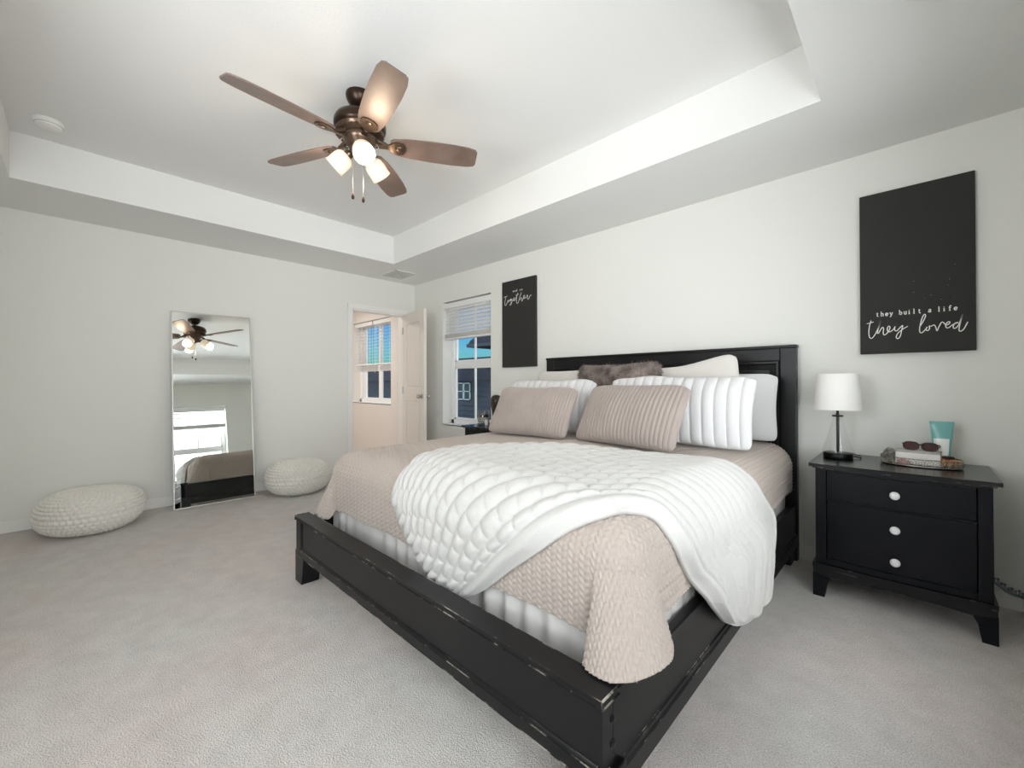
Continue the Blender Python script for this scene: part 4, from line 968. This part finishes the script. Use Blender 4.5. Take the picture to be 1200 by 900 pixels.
for k in range(5):
    a = math.radians(PH + 72 * k)
    base_m = Matrix.Rotation(a, 4, 'Z') @ Matrix.Translation((0, 0, z0(2.478))) @ Matrix.Rotation(math.radians(-15), 4, 'X')
    b = B(); b.prism(blade_poly(), -.004, .004, 'z', mtx=base_m)
    bl = b.build('blade', M_blade, fan)
    b = B(); b.prism([(.10, .016), (.15, .014), (.175, .034), (.205, .046), (.235, .040), (.25, .018), (.25, -.018), (.235, -.040), (.205, -.046), (.175, -.034), (.15, -.014), (.10, -.016)], -.011, -.0045, 'z', mtx=base_m)
    b.sphere((.215, 0, -.012), .02, 1.25, .9, .35, 16, 8, mtx=base_m)
    mt = Matrix.Rotation(a, 4, 'Z')
    b.tube([mt @ Vector((.085, 0, z0(2.508))), mt @ Vector((.115, 0, z0(2.492))), mt @ Vector((.15, 0, z0(2.474)))], [.016, .014, .012], 10)
    b.build('blade_iron', M_copper, bl, smooth=True, angle=40)
M_gs = mat('frosted_shade', (226, 218, 204), 0.5); emis(M_gs, (255, 226, 190), .38)
M_bulb = mat('bulb_glow', (255, 250, 240), 0.5); emis(M_bulb, (255, 234, 205), 2.2)
for az in (-18, 102, 222):
    mt = Matrix.Rotation(math.radians(az), 4, 'Z') @ Matrix.Translation((.050, 0, z0(2.425))) @ Matrix.Rotation(math.radians(180 - 50), 4, 'Y')
    # local +z points outward and down
    b = B(); b.lathe([(.012, -.02), (.014, .005), (.026, .012), (.026, .030), (.020, .034)], n=24, mtx=mt); b.build('socket', M_copper, fan, smooth=True, angle=40)
    b = B(); b.lathe([(.024, .030), (.040, .036), (.052, .052), (.056, .080), (.055, .110), (.0575, .134), (.055, .134), (.0525, .110), (.0535, .080), (.0495, .053), (.039, .039), (.022, .033)], n=36, mtx=mt, cap=False)
    sh = b.build('glass_shade', M_gs, fan, smooth=True)
    b = B(); b.lathe([(.012, .03), (.014, .05), (.025, .075), (.027, .092), (.020, .108), (.005, .114)], n=24, mtx=mt); b.build('bulb', M_bulb, sh, smooth=True)
    pl = bpy.data.lights.new('fan_bulb_light', 'POINT'); pl.energy = 3.0; pl.color = (1.0, .80, .58); pl.shadow_soft_size = .045
    po = bpy.data.objects.new('fan_bulb_light', pl); C.objects.link(po); po.parent = fan; po.location = mt @ Vector((0, 0, .155))
for (dx, dy, zb) in ((-.006, -.040, 2.145), (.028, .004, 2.130)):
    b = B(); b.tube([(dx, dy, z0(2.40)), (dx, dy, z0(zb + .03))], .0013, 6); ch = b.build('pull_chain', M_nickel, fan)
    b = B(); b.lathe([(.002, .032), (.006, .026), (.0085, .012), (.007, .002), (.002, -.002)], (dx, dy, z0(zb)), 16); b.build('fob', M_bronze, ch, smooth=True)

# ------------------------------------------------------------------ small fixtures
sd = thing('smoke_detector', (1.055, -3.279, HT), 'round white smoke detector on the ceiling near the tray corner', 'smoke detector')
B().lathe([(.068, -.0005), (.068, -.012), (.060, -.020), (.056, -.036), (.040, -.042), (.002, -.043)], n=36).build('housing', M_trim, sd, smooth=True, angle=35)
B().lathe([(.0615, -.022), (.0625, -.024), (.0585, -.030), (.0575, -.028)], n=36, cap=False).build('vent_slot', mat('grey_slot', (205, 205, 202), .6), sd)
B().lathe([(.010, -.0425), (.010, -.0455), (.002, -.046)], (.02, .01, 0), 16).build('test_button', M_trim, sd)
vt = thing('air_vent', (0.37, -0.46, H), 'white louvred air vent on the low ceiling near the door corner', 'vent')
b = B()
for (x0, x1, y0, y1) in ((-.20, .20, .135, .16), (-.20, .20, -.16, -.135), (-.20, -.175, -.16, .16), (.175, .20, -.16, .16)): b.box(x0, x1, y0, y1, -.010, -.0005, .003)
b.build('vent_frame', M_trim, vt)
b = B()
for k in range(9):
    mt = Matrix.Translation((0, -.125 + k * .031, -.006)) @ Matrix.Rotation(.7, 4, 'X'); b.box(-.176, .176, -.012, .012, -.0008, .0008, mtx=mt)
b.build('louvres', M_trim, vt)
sw = thing('light_switch', (0.0005, -1.16, 1.135), 'white two-gang light switch plate on the wall left of the door', 'light switch')
B().box(0, .006, -.058, .058, -.058, .058, .002).build('plate', M_wall, sw)
for yy in (-.024, .024): B().box(.006, .010, yy - .016, yy + .016, -.033, .033, .001).build('rocker', M_wall, sw)
b = B(); pts = [(5.20 + .17 * f, -.022 - .004 * math.sin(f * 9), .132 - .088 * f ** .8 + .006 * math.sin(f * 11)) for f in np.linspace(0, .98, 30)]
M_cord = mat('grey_cord', (120, 130, 132), .7); b.tube(pts, .007, 8)
for k, p in enumerate(pts[::2]): b.sphere((p[0], p[1] - .002, p[2] + .018 + .008 * (k % 2)), .006, u=8, v=6); b.tube([(p[0], p[1], p[2]), (p[0], p[1] - .002, p[2] + .02)], .002, 5)
o = b.build('power_cord', M_cord, smooth=True); tag(o, 'knotted grey cord low on the wall right of the black nightstand', 'cord')
